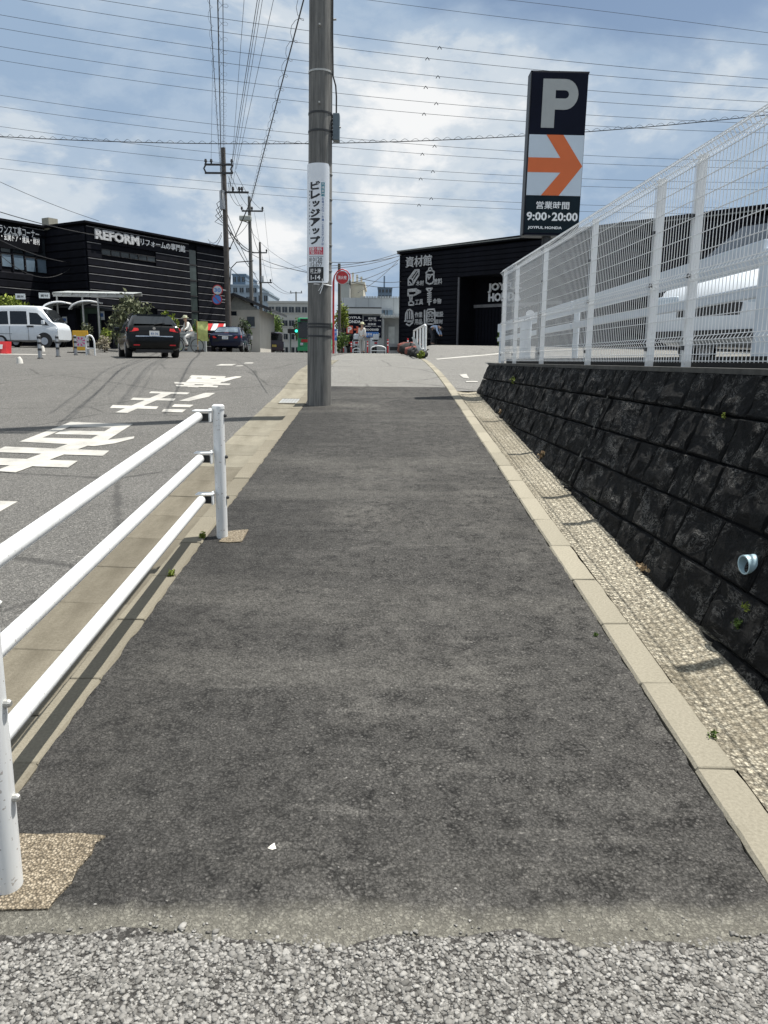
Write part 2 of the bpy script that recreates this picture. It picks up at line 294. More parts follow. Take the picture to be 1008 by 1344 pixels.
# ------------------------------------------------------------------ mesh helpers
class MB:
    def __init__(s): s.v, s.f = [], []
    def add(s, vs, fs):
        o = len(s.v); s.v += [tuple(v) for v in vs]; s.f += [tuple(i+o for i in f) for f in fs]; return s
    def box(s, x0, x1, y0, y1, z0, z1, M=None):
        vs = [Vector((x, y, z)) for z in (z0, z1) for y in (y0, y1) for x in (x0, x1)]
        if M is not None: vs = [M @ v for v in vs]
        return s.add(vs, [(0, 2, 3, 1), (4, 5, 7, 6), (0, 1, 5, 4), (2, 6, 7, 3), (0, 4, 6, 2), (1, 3, 7, 5)])
    def bbox(s, x0, x1, y0, y1, z0, z1, b=.01, M=None):     # box with chamfered edges
        bm = bmesh.new(); bmesh.ops.create_cube(bm, size=1)
        for v in bm.verts: v.co = Vector(((x0+x1)/2+v.co.x*(x1-x0), (y0+y1)/2+v.co.y*(y1-y0), (z0+z1)/2+v.co.z*(z1-z0)))
        bmesh.ops.bevel(bm, geom=bm.edges[:], offset=b, segments=2, affect='EDGES', profile=.6)
        bm.verts.index_update(); vs = [M @ v.co if M is not None else v.co.copy() for v in bm.verts]
        s.add(vs, [[v.index for v in f.verts] for f in bm.faces]); bm.free(); return s
    def tube(s, pts, r, n=8, cap=True):
        pts = [Vector(p) for p in pts]; rs = r if isinstance(r, (list, tuple)) else [r]*len(pts); rings = []; base = len(s.v); vs = []
        up = None
        for i, p in enumerate(pts):
            d = (pts[min(i+1, len(pts)-1)]-pts[max(i-1, 0)]).normalized()
            if up is None or abs(up.dot(d)) > .95: up = Vector((0, 0, 1)) if abs(d.z) < .9 else Vector((1, 0, 0))
            a = d.cross(up).normalized(); b = a.cross(d).normalized(); up = b
            for k in range(n):
                t = 2*math.pi*(k+.5)/n; vs.append(p+(a*math.cos(t)+b*math.sin(t))*rs[i])
        fs = []
        for i in range(len(pts)-1):
            for k in range(n):
                k2 = (k+1) % n; fs.append((i*n+k, i*n+k2, (i+1)*n+k2, (i+1)*n+k))
        if cap: fs += [tuple(range(n))[::-1], tuple((len(pts)-1)*n+k for k in range(n))]
        return s.add(vs, fs)
    def prism(s, poly, d):       # poly: list of 3d points (planar), extruded by vector d
        n = len(poly); P = [Vector(p) for p in poly]; d = Vector(d)
        return s.add(P+[p+d for p in P], [tuple(range(n)), tuple(range(2*n-1, n-1, -1))]+[(i, i+n, (i+1) % n+n, (i+1) % n) for i in range(n)])
    def disc(s, c, r, nrm, n=20, th=.01):
        nrm = Vector(nrm).normalized(); return s.tube([Vector(c)-nrm*th/2, Vector(c)+nrm*th/2], r, n)
    def leaves(s, c, rad, n, size, shell=.5, squash=1.0):
        c = np.array(c); d = rng.normal(size=(n, 3)); d /= np.linalg.norm(d, axis=1)[:, None]
        rr = (shell+(1-shell)*rng.random(n))**.7
        lump = 1+.28*np.sin(d[:, 0]*5+c[0]*3)*np.cos(d[:, 2]*4+c[1])+.15*np.sin(d[:, 1]*9+c[2])
        p = c+d*np.array(rad)*(rr*lump)[:, None]
        a = rng.normal(size=(n, 3)); a /= np.linalg.norm(a, axis=1)[:, None]; b = np.cross(a, rng.normal(size=(n, 3))); b /= np.linalg.norm(b, axis=1)[:, None]
        sz = size*(.6+.8*rng.random(n))[:, None]
        q = np.stack([p-a*sz, p+b*sz*.45, p+a*sz, p-b*sz*.45], 1).reshape(-1, 3)
        o = len(s.v); s.v += [tuple(x) for x in q]; s.f += [(o+4*i, o+4*i+1, o+4*i+2, o+4*i+3) for i in range(n)]; return s
    def mesh(s, name, m, smooth=False):
        me = bpy.data.meshes.new(name); me.from_pydata([tuple(v) for v in s.v], [], s.f); me.update()
        bm = bmesh.new(); bm.from_mesh(me); bmesh.ops.recalc_face_normals(bm, faces=bm.faces) if len(s.f) < 60000 else None; bm.to_mesh(me); bm.free()
        for mm in (m if isinstance(m, list) else [m]): me.materials.append(mm)
        if smooth: me.polygons.foreach_set('use_smooth', [True]*len(me.polygons)); me.set_sharp_from_angle(angle=math.radians(38))
        return me
    def build(s, name, m, parent=None, smooth=False):
        return link(name, s.mesh(name, m, smooth), parent)
def link(name, me, parent=None):
    o = bpy.data.objects.new(name, me); COL.objects.link(o)
    if parent is not None: o.parent = parent
    return o
def tag(o, label=None, cat=None, group=None, kind=None):
    if label: o['label'] = label
    if cat: o['category'] = cat
    if group: o['group'] = group
    if kind: o['kind'] = kind
    return o
def thing(name, label, cat, loc=(0, 0, 0), rz=0.0, group=None):
    o = bpy.data.objects.new(name, None); COL.objects.link(o); o.location = loc; o.rotation_euler = (0, 0, rz); o.empty_display_size = .1
    return tag(o, label, cat, group)
KIDS = {}
def copy_tree(o, parent=None):
    c = o.copy(); COL.objects.link(c)
    if parent is not None: c.parent = parent
    for ch in [x for x in o.children]: copy_tree(ch, c)
    return c
def text(body, size=1.0, bold=0.0, width=None, height=None, extrude=0.0, sx=1.0):
    """a text as (verts, faces) in the xz plane, centred, reading towards -y"""
    c = bpy.data.curves.new('t', 'FONT'); c.body = body; c.size = size; c.offset = (min(bold, .012) if any(ord(ch) > 0x4e00 and ord(ch) < 0xa000 for ch in body) else bold)*size; c.resolution_u = 2; c.extrude = 0; c.fill_mode = 'FRONT'
    o = bpy.data.objects.new('t', c); dg0 = TXT
    TXT.collection.objects.link(o); TXT.view_layers[0].update(); dg = TXT.view_layers[0].depsgraph; dg.update()
    me = bpy.data.meshes.new_from_object(o.evaluated_get(dg)); V = np.array([v.co[:] for v in me.vertices]); Fc = [tuple(p.vertices) for p in me.polygons]
    bpy.data.objects.remove(o); bpy.data.curves.remove(c); bpy.data.meshes.remove(me)
    lo, hi = V.min(0), V.max(0); V = V-(lo+hi)/2
    if width: V[:, 0] *= width/(hi[0]-lo[0])
    if height: V[:, 1] *= height/(hi[1]-lo[1])
    return [(v[0]*sx, 0.0, v[1]) for v in V], Fc
TXT = bpy.data.scenes.new('letters')
def put_text(mb, body, x, y, z, extrude=0.0, **k):
    V, Fc = text(body, **k); V = [(a+x, y, c+z) for a, b, c in V]
    mb.add(V, Fc)
    if extrude:      # raised letters: front at y, walls back to y+extrude
        from collections import Counter
        E = Counter(); dirn = {}
        for f in Fc:
            for i in range(len(f)):
                a, b = f[i], f[(i+1) % len(f)]; E[frozenset((a, b))] += 1; dirn[frozenset((a, b))] = (a, b)
        for e, n in E.items():
            if n == 1:
                a, b = dirn[e]; A, B = Vector(V[a]), Vector(V[b]); d = Vector((0, extrude, 0)); mb.add([A, B, B+d, A+d], [(0, 1, 2, 3)])
    return mb

# ------------------------------------------------------------------ ground, road, footpath
def sheet(name, xs, ys, fn, m, kind='structure', off=0.0, jag=None):
    mb = MB(); nx, ny = len(xs), len(ys)
    for y in ys:
        for i, x in enumerate(xs):
            xx = x
            if jag and i in (0, nx-1): xx += jag*(random.random()-.5)
            mb.v.append((xx, y, fn(xx, y)+off))
    for j in range(ny-1):
        for i in range(nx-1): mb.f.append((j*nx+i, j*nx+i+1, (j+1)*nx+i+1, (j+1)*nx+i))
    o = mb.build(name, m, smooth=True); 
    if kind: o['kind'] = kind
    return o
fr = lambda a, b, s: list(np.arange(a, b+1e-6, s))
GX = [-900, -400, -150, -80, -40, -20, -10, -5, -1.9, 1.1, 2, 3, 6, 15, 30, 60, 150, 400, 900]
GY = [-200, -60, -20, -6, 0, 6, 12, 16, 20, 25, 30, 35, 40, 45, 50, 55, 60, 80, 150, 400, 1500]
sheet('ground', GX, GY, lambda x, y: terr(x, y)-.34*(1-sm(40, 70, y))-.03, M_GROUND)
FY = fr(-3, 1.70, .5)+fr(1.77, 13.63, .06)
fp = sheet('footpath', [-1.165]+list(np.linspace(-1.0, 1.0, 60))+[1.06], [1.70, 1.76]+fr(1.82, 13.64, .06), lambda x, y: tz(y), M_NEW, jag=.016)
for v in fp.data.vertices:
    if v.co.y < 1.71: v.co.y += .02*math.sin(v.co.x*7)+.014*math.sin(v.co.x*19+1)+random.uniform(-.012, .012)-.02; v.co.z = tz(v.co.y)-.0035
sheet('old_footpath', [-1.9, -1.165, -.6, 0, .5, 1.06, 1.6], fr(-4, 1.4, .2)+fr(1.5, 1.72, .02), lambda x, y: tz(y)-.004, M_OLD)
sheet('upper_footpath', [-1.31, -.6, 0, .5, 1.06], fr(13.6, 60, .4), lambda x, y: terr(min(x, .8), y)-.004, M_PLAT)
sheet('upper_footpath', [-1.95, -1.6, -1.29], fr(22.1, 60, .4), lambda x, y: terr(x, y)-.006, M_PLAT)
sheet('road', [-60, -45, -35, -28, -22, -18, -15, -13, -11, -9, -7, -5, -3.4, -1.88], fr(-8, 64, .5), road_z, M_ROAD)
sheet('car_park_entrance', [1.21, 1.6, 2, 2.6, 3.4, 5, 8, 12, 18, 26, 40], fr(13.12, 64, .5), lambda x, y: terr(x, y)-.006, M_LOT)
WT = 1.51
BAT = .40; WX = 1.56
def wtop(y): return WX+BAT*(WT-tz(y))
cp = MB()
for y in fr(-6, 13.0, 1.0): cp.v += [(wtop(y)+.12, y, 1.49), (40, y, 1.49)]
cp.f = [(2*i, 2*i+1, 2*i+3, 2*i+2) for i in range(len(cp.v)//2-1)]
cp.build('car_park_ground', M_LOT)['kind'] = 'structure'
# right gutter of exposed aggregate, between kerb and wall
sheet('aggregate_gutter', [1.215, 1.30, 1.40, 1.50, 1.62], fr(-3, 13.1, .1), lambda x, y: tz(y)-.008-.02*math.sin(math.pi*min(1, (x-1.215)/.34)), M_STRIP)
def kerb_row(name, part, x0, x1, h0, y0, y1, L, m, zf, cham=.008, profile=None, kind='structure', gap=.006, ml=None):
    root = MB()
    ys = fr(y0, y1, .3)
    for y in ys: root.v += [(x0+.01, y, zf(y)-.03), (x1-.01, y, zf(y)-.03)]
    root.f = [(2*i, 2*i+1, 2*i+3, 2*i+2) for i in range(len(ys)-1)]
    r = root.build(name, M_MORTAR); r['kind'] = kind
    pr = profile or [(x0, -.22), (x0, -.01), (x0+.01, 0), (x1-.012, 0), (x1, -.012), (x1, -.22)]
    n = len(pr); l = L-gap
    def stone_mesh(m):
      mb = MB(); st = [(0, .004), (.005, 0)]+[(l*k/9, 0) for k in range(1, 9)]+[(l-.005, 0), (l, .004)]; xm = (x0+x1)/2
      for yy, ins in st:
        chip = random.random() < .22; c_ = random.uniform(.002, .006) if chip else random.uniform(0, .002); side = random.random() < .5
        mb.v += [(x+(ins if x == x0 else -ins if x == x1 else 0)+((c_ if x < xm else -c_) if z > -.1 and (x < xm) == side else 0), yy, z-(ins if z > -.2 else 0)-(c_*.6 if z > -.1 and (x < xm) == side else 0)) for x, z in pr]
      for k in range(len(st)-1):
        for i in range(n): mb.f.append((k*n+i, k*n+(i+1) % n, (k+1)*n+(i+1) % n, (k+1)*n+i))
      e_ = (len(st)-1)*n; mb.f += [tuple(range(n)), tuple(range(e_, e_+n))]
      return mb.mesh(part, m)
    near = [stone_mesh(m) for _ in range(5)]; y = y0; i = 0
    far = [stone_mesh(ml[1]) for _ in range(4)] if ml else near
    while y < y1-.01:
        o = link(part, random.choice(near if not ml or y < ml[0] else far), r); z0, z1 = zf(y), zf(y+L); o.location = (random.uniform(-.003, .003), y, z0+random.uniform(-.002, .003)); o.rotation_euler = (math.atan2(z1-z0, L), 0, random.uniform(-.003, .003)); y += L
    return r
kerb_row('kerb', 'kerb_stone', 1.065, 1.21, 0, -1.2, 26.4, .6, M_KERB, lambda y: tz(y)+.006)
kerb_row('road_kerb', 'kerb_stone', -1.315, -1.165, 0, -3.0, 14.4, .6, M_LKERB, lambda y: tz(y)+.005-.12*sm(13.0, 14.6, y), profile=[(-1.315, -.24), (-1.315, -.02), (-1.30, 0), (-1.175, 0), (-1.165, -.01), (-1.165, -.24)])
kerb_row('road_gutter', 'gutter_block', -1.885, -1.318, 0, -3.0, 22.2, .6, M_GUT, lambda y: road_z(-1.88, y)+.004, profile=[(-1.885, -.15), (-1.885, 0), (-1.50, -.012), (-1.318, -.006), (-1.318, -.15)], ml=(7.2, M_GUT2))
# loose, worn aggregate of the old surface at the camera's feet
def gravel():
    t = (1+5**.5)/2
    iv = np.array([(-1, t, 0), (1, t, 0), (-1, -t, 0), (1, -t, 0), (0, -1, t), (0, 1, t), (0, -1, -t), (0, 1, -t), (t, 0, -1), (t, 0, 1), (-t, 0, -1), (-t, 0, 1)], float); iv /= np.linalg.norm(iv[0])
    ifc = np.array([(0, 11, 5), (0, 5, 1), (0, 1, 7), (0, 7, 10), (0, 10, 11), (1, 5, 9), (5, 11, 4), (11, 10, 2), (10, 7, 6), (7, 1, 8), (3, 9, 4), (3, 4, 2), (3, 2, 6), (3, 6, 8), (3, 8, 9), (4, 9, 5), (2, 4, 11), (6, 2, 10), (8, 6, 7), (9, 8, 1)])
    n = 36120
    x = rng.uniform(-1.5, 1.35, n); y = rng.uniform(1.0, 1.0+.67, n)+.012*np.sin(x*9)+.010*np.sin(x*23)+rng.normal(0, .012, n); r = rng.gamma(6, .00066, n)+.0016
    x[36000:] = rng.uniform(-1.1, 1.03, n-36000); y[36000:] = 1.70+np.where(rng.random(n-36000) < .82, rng.exponential(.035, n-36000)-.02, rng.exponential(1.2, n-36000)); r[36000:] = rng.uniform(.0015, .0045, n-36000)
    keep = ~((x < -.80) & (y > 1.70) & (y < 2.06)); x, y, r = x[keep], y[keep], r[keep]; n = len(x)
    k = rng.uniform(.6, 1.35, (n, 1, 3)); k[:, :, 2] *= .36
    V = np.sign(iv)[None]*np.abs(iv)[None]**.75*k*rng.uniform(.62, 1.3, (n, 12, 1))*r[:, None, None]
    a = rng.uniform(0, 6.28, n); ca, sa = np.cos(a)[:, None], np.sin(a)[:, None]
    X = V[:, :, 0]*ca-V[:, :, 1]*sa; Y = V[:, :, 0]*sa+V[:, :, 1]*ca
    P = np.stack([X+x[:, None], Y+y[:, None], V[:, :, 2]+(.081*y-r*.12-np.where(y < 1.69, .0028, -.0008))[:, None]], 2).reshape(-1, 3)
    Fa = (ifc[None]+(np.arange(n)*12)[:, None, None]).reshape(-1, 3)
    me = bpy.data.meshes.new('gravel'); me.vertices.add(len(P)); me.vertices.foreach_set('co', P.ravel()); me.loops.add(Fa.size); me.loops.foreach_set('vertex_index', Fa.ravel().astype(np.int32))
    me.polygons.add(len(Fa)); me.polygons.foreach_set('loop_start', np.arange(0, Fa.size, 3, dtype=np.int32)); me.polygons.foreach_set('loop_total', np.full(len(Fa), 3, np.int32)); me.update(calc_edges=True)
    me.materials.append(M_GRAVEL); tag(link('gravel', me), 'pale grey stone chips of the worn asphalt in front', kind='stuff')
gravel()
# road lettering and lines, each stroke a thin sheet of thick paint
def strokes(name, polys, parent_kind='structure', fn=road_z, z0=.004):
    mb = MB()
    for i, poly in enumerate(polys):
        pts = [ghit(px, py, fn) for px, py in poly]; dz = z0+.0006*i
        mb.prism([p+Vector((0, 0, dz)) for p in pts], (0, 0, -.003))
    o = mb.build(name, M_PAINT); o['kind'] = parent_kind; return o
zz2 = lambda *q: [(130+x/5.04, 480+y/5.04) for x, y in q]
zz1 = lambda *q: [(x/2.965, 480+y/2.965) for x, y in q]
strokes('road_marking', [zz2((345, 171), (600, 179), (580, 190), (330, 182)), zz2((225, 213), (508, 219), (490, 233), (208, 227)), zz2((90, 262), (393, 271), (378, 289), (72, 281)),
    zz2((412, 184), (482, 186), (187, 314), (108, 311)), zz2((700, 182), (768, 182), (725, 207), (690, 204)), zz2((694, 184), (730, 206), (590, 238), (530, 234)), zz2((500, 257), (625, 262), (600, 278), (480, 275)), zz2((430, 289), (575, 293), (550, 312), (413, 307))])
strokes('road_marking', [zz2((612, 63), (838, 71), (828, 84), (596, 79)), zz2((618, 76), (655, 78), (630, 90), (600, 88)), zz2((690, 78), (745, 80), (725, 92), (670, 90)), zz2((785, 80), (835, 82), (815, 93), (765, 91)),
    zz2((600, 85), (838, 90), (800, 118), (572, 110)), zz2((820, 86), (905, 72), (942, 72), (935, 79), (880, 92), (815, 112)), zz2((498, 110), (872, 120), (860, 132), (500, 121)), zz2((505, 129), (790, 135), (780, 146), (515, 139)),
    zz2((560, 118), (640, 121), (625, 135), (560, 133)), zz2((700, 122), (765, 124), (745, 138), (685, 136)), zz2((590, 136), (665, 138), (655, 147), (585, 145))])
strokes('road_marking', [zz1((275, 220), (517, 228), (493, 243), (255, 237)), zz1((240, 253), (470, 258), (447, 272), (212, 267)), zz1((140, 281), (425, 287), (385, 312), (75, 297)), zz1((275, 220), (315, 221), (125, 298), (75, 297)), zz1((462, 226), (517, 228), (385, 312), (315, 309)),
    zz1((425, 290), (523, 277), (520, 285), (440, 305), (365, 315), (325, 312)), zz1((20, 317), (425, 333), (400, 353), (-30, 338)), zz1((275, 303), (345, 312), (60, 418), (-20, 412)), zz1((-60, 360), (303, 373), (265, 399), (-100, 386))])
strokes('road_marking', [zz1((-120, 524), (68, 530), (0, 568), (-160, 572)), zz1((-150, 590), (-20, 592), (-60, 620), (-220, 618))])
strokes('road_line', [[(290, 478), (310, 478), (304, 480), (283, 480)], [(322, 476), (333, 476), (331, 477.2), (320, 477.2)], [(312, 480), (320, 480), (316, 481), (308, 481)]])
strokes('lot_line', [[(572, 471), (656, 463.6), (656, 465), (574, 472.2)]], fn=terr)
strokes('lot_line', [[(603, 492), (612, 491), (616, 497), (608, 496)], [(611, 500.3), (627, 500.3), (627, 501.8), (612, 501.8)]], fn=terr)
strokes('road_line', [[(0, 464.3), (60, 465), (60, 465.8), (0, 465.2)]])
# ------------------------------------------------------------------ retaining wall
RW = thing('retaining_wall', 'black rock-faced block retaining wall under the white fence', 'wall', (WX, 7, tz(7)))
def rel(o): return -Vector(o.location)
def retaining():
    loc = Vector(RW.location); back = MB()
    ys = fr(-2.5, 13.08, .2)
    for y in ys:
        zb = tz(y)-.3; back.v += [Vector((WX+BAT*(zb-tz(y))+.035, y, zb))-loc, Vector((wtop(y)+.035, y, WT-.02))-loc, Vector((wtop(y)+.6, y, WT-.02))-loc, Vector((wtop(y)+.6, y, zb))-loc]
    for i in range(len(ys)-1):
        for k in range(3): back.f.append((4*i+k, 4*i+k+1, 4*i+5+k, 4*i+4+k))
    e = 4*(len(ys)-1); back.f += [(0, 1, 2, 3), (e, e+3, e+2, e+1)]
    back.build('backing', M_MORTAR, RW)
    # six rough-faced blocks shared by all stones
    var = []
    for k in range(8):
        mb = MB(); n = 6; g = rng.normal(size=(n+1, n+1))*.26+.16*rng.normal()*np.linspace(-.5, .5, n+1)[None]+.16*rng.normal()*np.linspace(-.5, .5, n+1)[:, None]
        g += .22*np.exp(-((np.linspace(-1, 1, n+1)[None]-rng.uniform(-.5, .5))**2+(np.linspace(-1, 1, n+1)[:, None]-rng.uniform(-.5, .5))**2)*2)
        gp = lambda q: (0, .045, .25, .5, .75, .955, 1)[q]
        for j in range(n+1):
            for i in range(n+1):
                edge = i in (0, n) or j in (0, n); u, v = gp(i), gp(j)
                if not edge and i in (2, 3, 4) and j in (2, 3, 4): u += rng.uniform(-.05, .05); v += rng.uniform(-.05, .05)
                mb.v.append((u, (.10+.10*rng.random()) if edge else .34+.62*g[j, i], v))
        for j in range(n):
            for i in range(n): mb.f.append((j*(n+1)+i, j*(n+1)+i+1, (j+1)*(n+1)+i+1, (j+1)*(n+1)+i))
        ring = [i for i in range(n+1)]+[(j*(n+1)+n) for j in range(1, n+1)]+[n*(n+1)+i for i in range(n-1, -1, -1)]+[j*(n+1) for j in range(n-1, 0, -1)]
        o = len(mb.v); mb.v += [(mb.v[r][0], -1.2, mb.v[r][2]) for r in ring]
        for q in range(len(ring)): mb.f.append((ring[q], ring[(q+1) % len(ring)], o+(q+1) % len(ring), o+q))
        var.append(mb.mesh('stone', M_STONE, smooth=True))
        var[-1].set_sharp_from_angle(angle=math.radians(24))
    hs = [.235, .245, .245, .245, .245, .26, .26]; z = WT-.015
    for c, h in enumerate(hs):
        z1 = z; z0 = z-h
        y = -.6-random.random()*.3; last = 0
        while y < 13.05:
            L = random.choice((.24, .30, .36, .42, .46)); 
            if y < 6.45 < y+L+.12: L = max(.18, 6.45-y)
            if y+L > 12.95: L = 13.07-y
            ym = y+L/2
            if z1 > tz(y)-.03:
                xb = WX+BAT*(z0-tz(ym)); xe = WX+BAT*(z1-tz(ym))
                # frame: u along the wall's plane in y, v outwards, w up the batter
                s0 = WX+BAT*(z0-tz(y)); s1 = WX+BAT*(z0-tz(y+L))
                ux = Vector((s1-s0, L, 0)); w = Vector((xe-xb, 0, h)); nrm = w.cross(ux).normalized(); nrm = nrm if nrm.x < 0 else -nrm
                g = .013; org = Vector((s0, y, z0))
                ul, wl = ux.length, w.length
                o = link('stone', random.choice(var), RW); th = .042
                un, wn = ux/ul, w/wl
                p = org+un*g/2+wn*g/2-loc
                flip = random.random() < .5
                if flip: p = p+un*(ul-g); un_ = -un
                else: un_ = un
                o.matrix_local = Matrix(((un_.x*(ul-g), nrm.x*th, wn.x*(wl-g), p.x), (un_.y*(ul-g), nrm.y*th, wn.y*(wl-g), p.y), (un_.z*(ul-g), nrm.z*th, wn.z*(wl-g), p.z), (0, 0, 0, 1)))
            y += L
        z = z0
    top = MB()
    for y in fr(-2.5, 13.08, .5)+[13.1]: top.v += [Vector((wtop(y)+dx, y, WT+dz))-loc for dx, dz in ((-.025, -.02), (-.025, .012), (.32, .012), (.32, -.02))]
    n = len(top.v)//4
    for i in range(n-1):
        for k in range(4): top.f.append((4*i+k, 4*i+(k+1) % 4, 4*i+4+(k+1) % 4, 4*i+4+k))
    top.f += [(0, 1, 2, 3), (4*n-4, 4*n-3, 4*n-2, 4*n-1)]
    pl = MB()
    for y in fr(-2.5, 13.0, .5): pl.v += [Vector((wtop(y)+dx, y, dz))-loc for dx, dz in ((.26, WT-.01), (.26, WT+.085), (.42, WT+.085), (.42, WT-.01))]
    nn = len(pl.v)//4
    for i in range(nn-1):
        for k in range(4): pl.f.append((4*i+k, 4*i+(k+1) % 4, 4*i+4+(k+1) % 4, 4*i+4+k))
    pl.f += [(0, 1, 2, 3), (4*nn-4, 4*nn-3, 4*nn-2, 4*nn-1)]; pl.build('plinth', M_MORTAR, RW)
    top.build('coping', mat('coping_concrete', (.06, .06, .056), .9, var=.4, scale=8), RW)
    mortar = MB()     # pale mortar of the vertical construction joint
    zz = list(np.arange(WT-.03, tz(6.45)+.03, -.04)); mortar.tube([(WX+BAT*(z-tz(6.45))-.006+random.uniform(-.006, .006), 6.452+random.uniform(-.004, .004), z) for z in zz], [random.uniform(.004, .012) for _ in zz], 5)
    mortar.v = [tuple(Vector(v)-loc) for v in mortar.v]
    mortar.build('joint_mortar', mat('pale_mortar', (.15, .15, .135), .95, var=.4, scale=20), RW)
    # weep pipe
    q = ray(979, 741); t = .5
    while True:
        p = q*t+Vector((0, 0, EYE))
        if p.x > WX+BAT*(p.z-tz(p.y))-.048: break
        t += .01
    p -= loc; ax = Vector((-1, -.16, -.06)).normalized(); pm = MB(); n = 24
    prof = [(.040, -.12), (.045, -.12), (.045, .012), (.0385, .012), (.0385, -.16)]
    a = ax.cross(Vector((0, 0, 1))).normalized(); b = a.cross(ax)
    for r_, d_ in prof[1:]:
        for k in range(n): pm.v.append(p+ax*d_+(a*math.cos(6.2832*k/n)+b*math.sin(6.2832*k/n))*r_)
    for j in range(3):
        for k in range(n): pm.f.append((j*n+k, j*n+(k+1) % n, (j+1)*n+(k+1) % n, (j+1)*n+k))
    pm.f.append(tuple(3*n+k for k in range(n)))
    pm.build('drain_pipe', M_PVC, RW, smooth=True)
retaining()
def weed(px, py, fn, size, n, label, m=M_LF4, D=None):
    if D: p = at(px, py, D)
    else: p = ghit(px, py, fn)
    o = thing('weed', label, 'weed', p); mb = MB(); mb.leaves((0, 0, size*.5), (size*.6, size*.6, size*.7), n*2, size*.26, .2); mb.build('leaves', m, o)
    st = MB()
    for i in range(4): st.tube([(0, 0, -.01), (random.uniform(-.4, .4)*size, random.uniform(-.4, .4)*size, size*.9)], .0015+.002*size, 4)
    st.build('stem', M_LF3, o)
def wall_hit(px, py):
    q = ray(px, py); t = .5
    while t < 30:
        p = q*t+Vector((0, 0, EYE))
        if p.x > WX+BAT*(p.z-tz(p.y))-.035: return p
        t += .01
for (px, py, s, n, lb, m) in [(950, 545, .02, 24, 'small yellow-green weed high in a joint of the black wall', M_LF2), (968, 818, .028, 40, 'green weed low in a wall joint below the drain pipe', M_LF4), (979, 797, .025, 24, 'tiny weed sprig in the joint just under the drain pipe', M_LF2), (674, 499, .05, 40, 'yellow weed in the top courses at the far end of the wall', M_LF2)]:
    p = wall_hit(px, py); o = thing('weed', lb, 'weed', p); MB().leaves((0, 0, 0), (s*.7, s, s), n*2, s*.28, .1).build('leaves', m, o)
for (px, py, s, n, lb, m) in [(785, 664, .10, 120, 'grey-green weed at the foot of the wall', M_LF4), (713, 603, .07, 60, 'dry weed at the wall foot beside the aggregate gutter', M_LF5), (658, 545, .06, 50, 'pale grass tuft where the gutter meets the wall far end', M_LF5), (782, 835, .02, 22, 'tiny weed in the kerb joint at the asphalt edge', M_LF4), (936, 970, .03, 26, 'small green weed flat on the aggregate gutter', M_LF4)]:
    weed(px, py, lambda x, y: tz(y), s, n, lb, m)
for (px, py, s, n, lb) in [(225, 757, .035, 70, 'moss and grass in the crack between kerb and asphalt'), (266, 707, .04, 60, 'grass tuft beside the guard rail post footing'), (62, 905, .02, 30, 'tiny moss tuft along the kerb edge')]:
    weed(px, py, lambda x, y: tz(y), s, n, lb, M_LF2)
dl = MB(); p = ghit(853, 747, lambda x, y: tz(y)); dl.leaves((p.x-.02, p.y, p.z+.012), (.05, .13, .012), 60, .02, .1); tag(dl.build('dry_leaves', M_LF5), 'heap of brown dry leaves at the foot of the wall', kind='stuff')
p = ghit(357, 1116, lambda x, y: tz(y)); lf = MB(); lf.add([(0, 0, .002), (.008, .012, .006), (.003, .03, .004), (-.008, .014, .005), (-.014, .006, .003), (-.004, .008, .008), (.012, .004, .003)], [(0, 1, 2, 3), (0, 3, 5, 4), (0, 6, 1, 5)])
o = lf.build('dead_leaf', mat('bleached_leaf', (.72, .70, .64), .8)); o.location = p; tag(o, 'small bleached white leaf lying on the dark asphalt', 'leaf')
# drain grating in the far gutter
g0 = ghit(376, 527, lambda x, y: road_z(x, y)); dg_ = thing('drain_grating', 'slotted drain grating set in the gutter near the utility pole', 'drain', (-1.52, g0.y, road_z(-1.5, g0.y)))
sl = math.atan(.081); MB().box(-.2, .2, -.27, .27, -.08, -.002, Matrix.Rotation(sl, 4, 'X')).build('pit', M_MORTAR, dg_)
bm_ = MB().box(-.022, .022, -.26, .26, -.02, .012, Matrix.Rotation(sl, 4, 'X')).mesh('bar', M_GALV)
for i in range(8): o = link('bar', bm_, dg_); o.location.x = -.175+i*.05
MB().box(-.2, .2, -.30, -.265, -.03, .014, Matrix.Rotation(sl, 4, 'X')).box(-.2, .2, .265, .30, -.03, .014, Matrix.Rotation(sl, 4, 'X')).build('rim', M_GUT2, dg_)
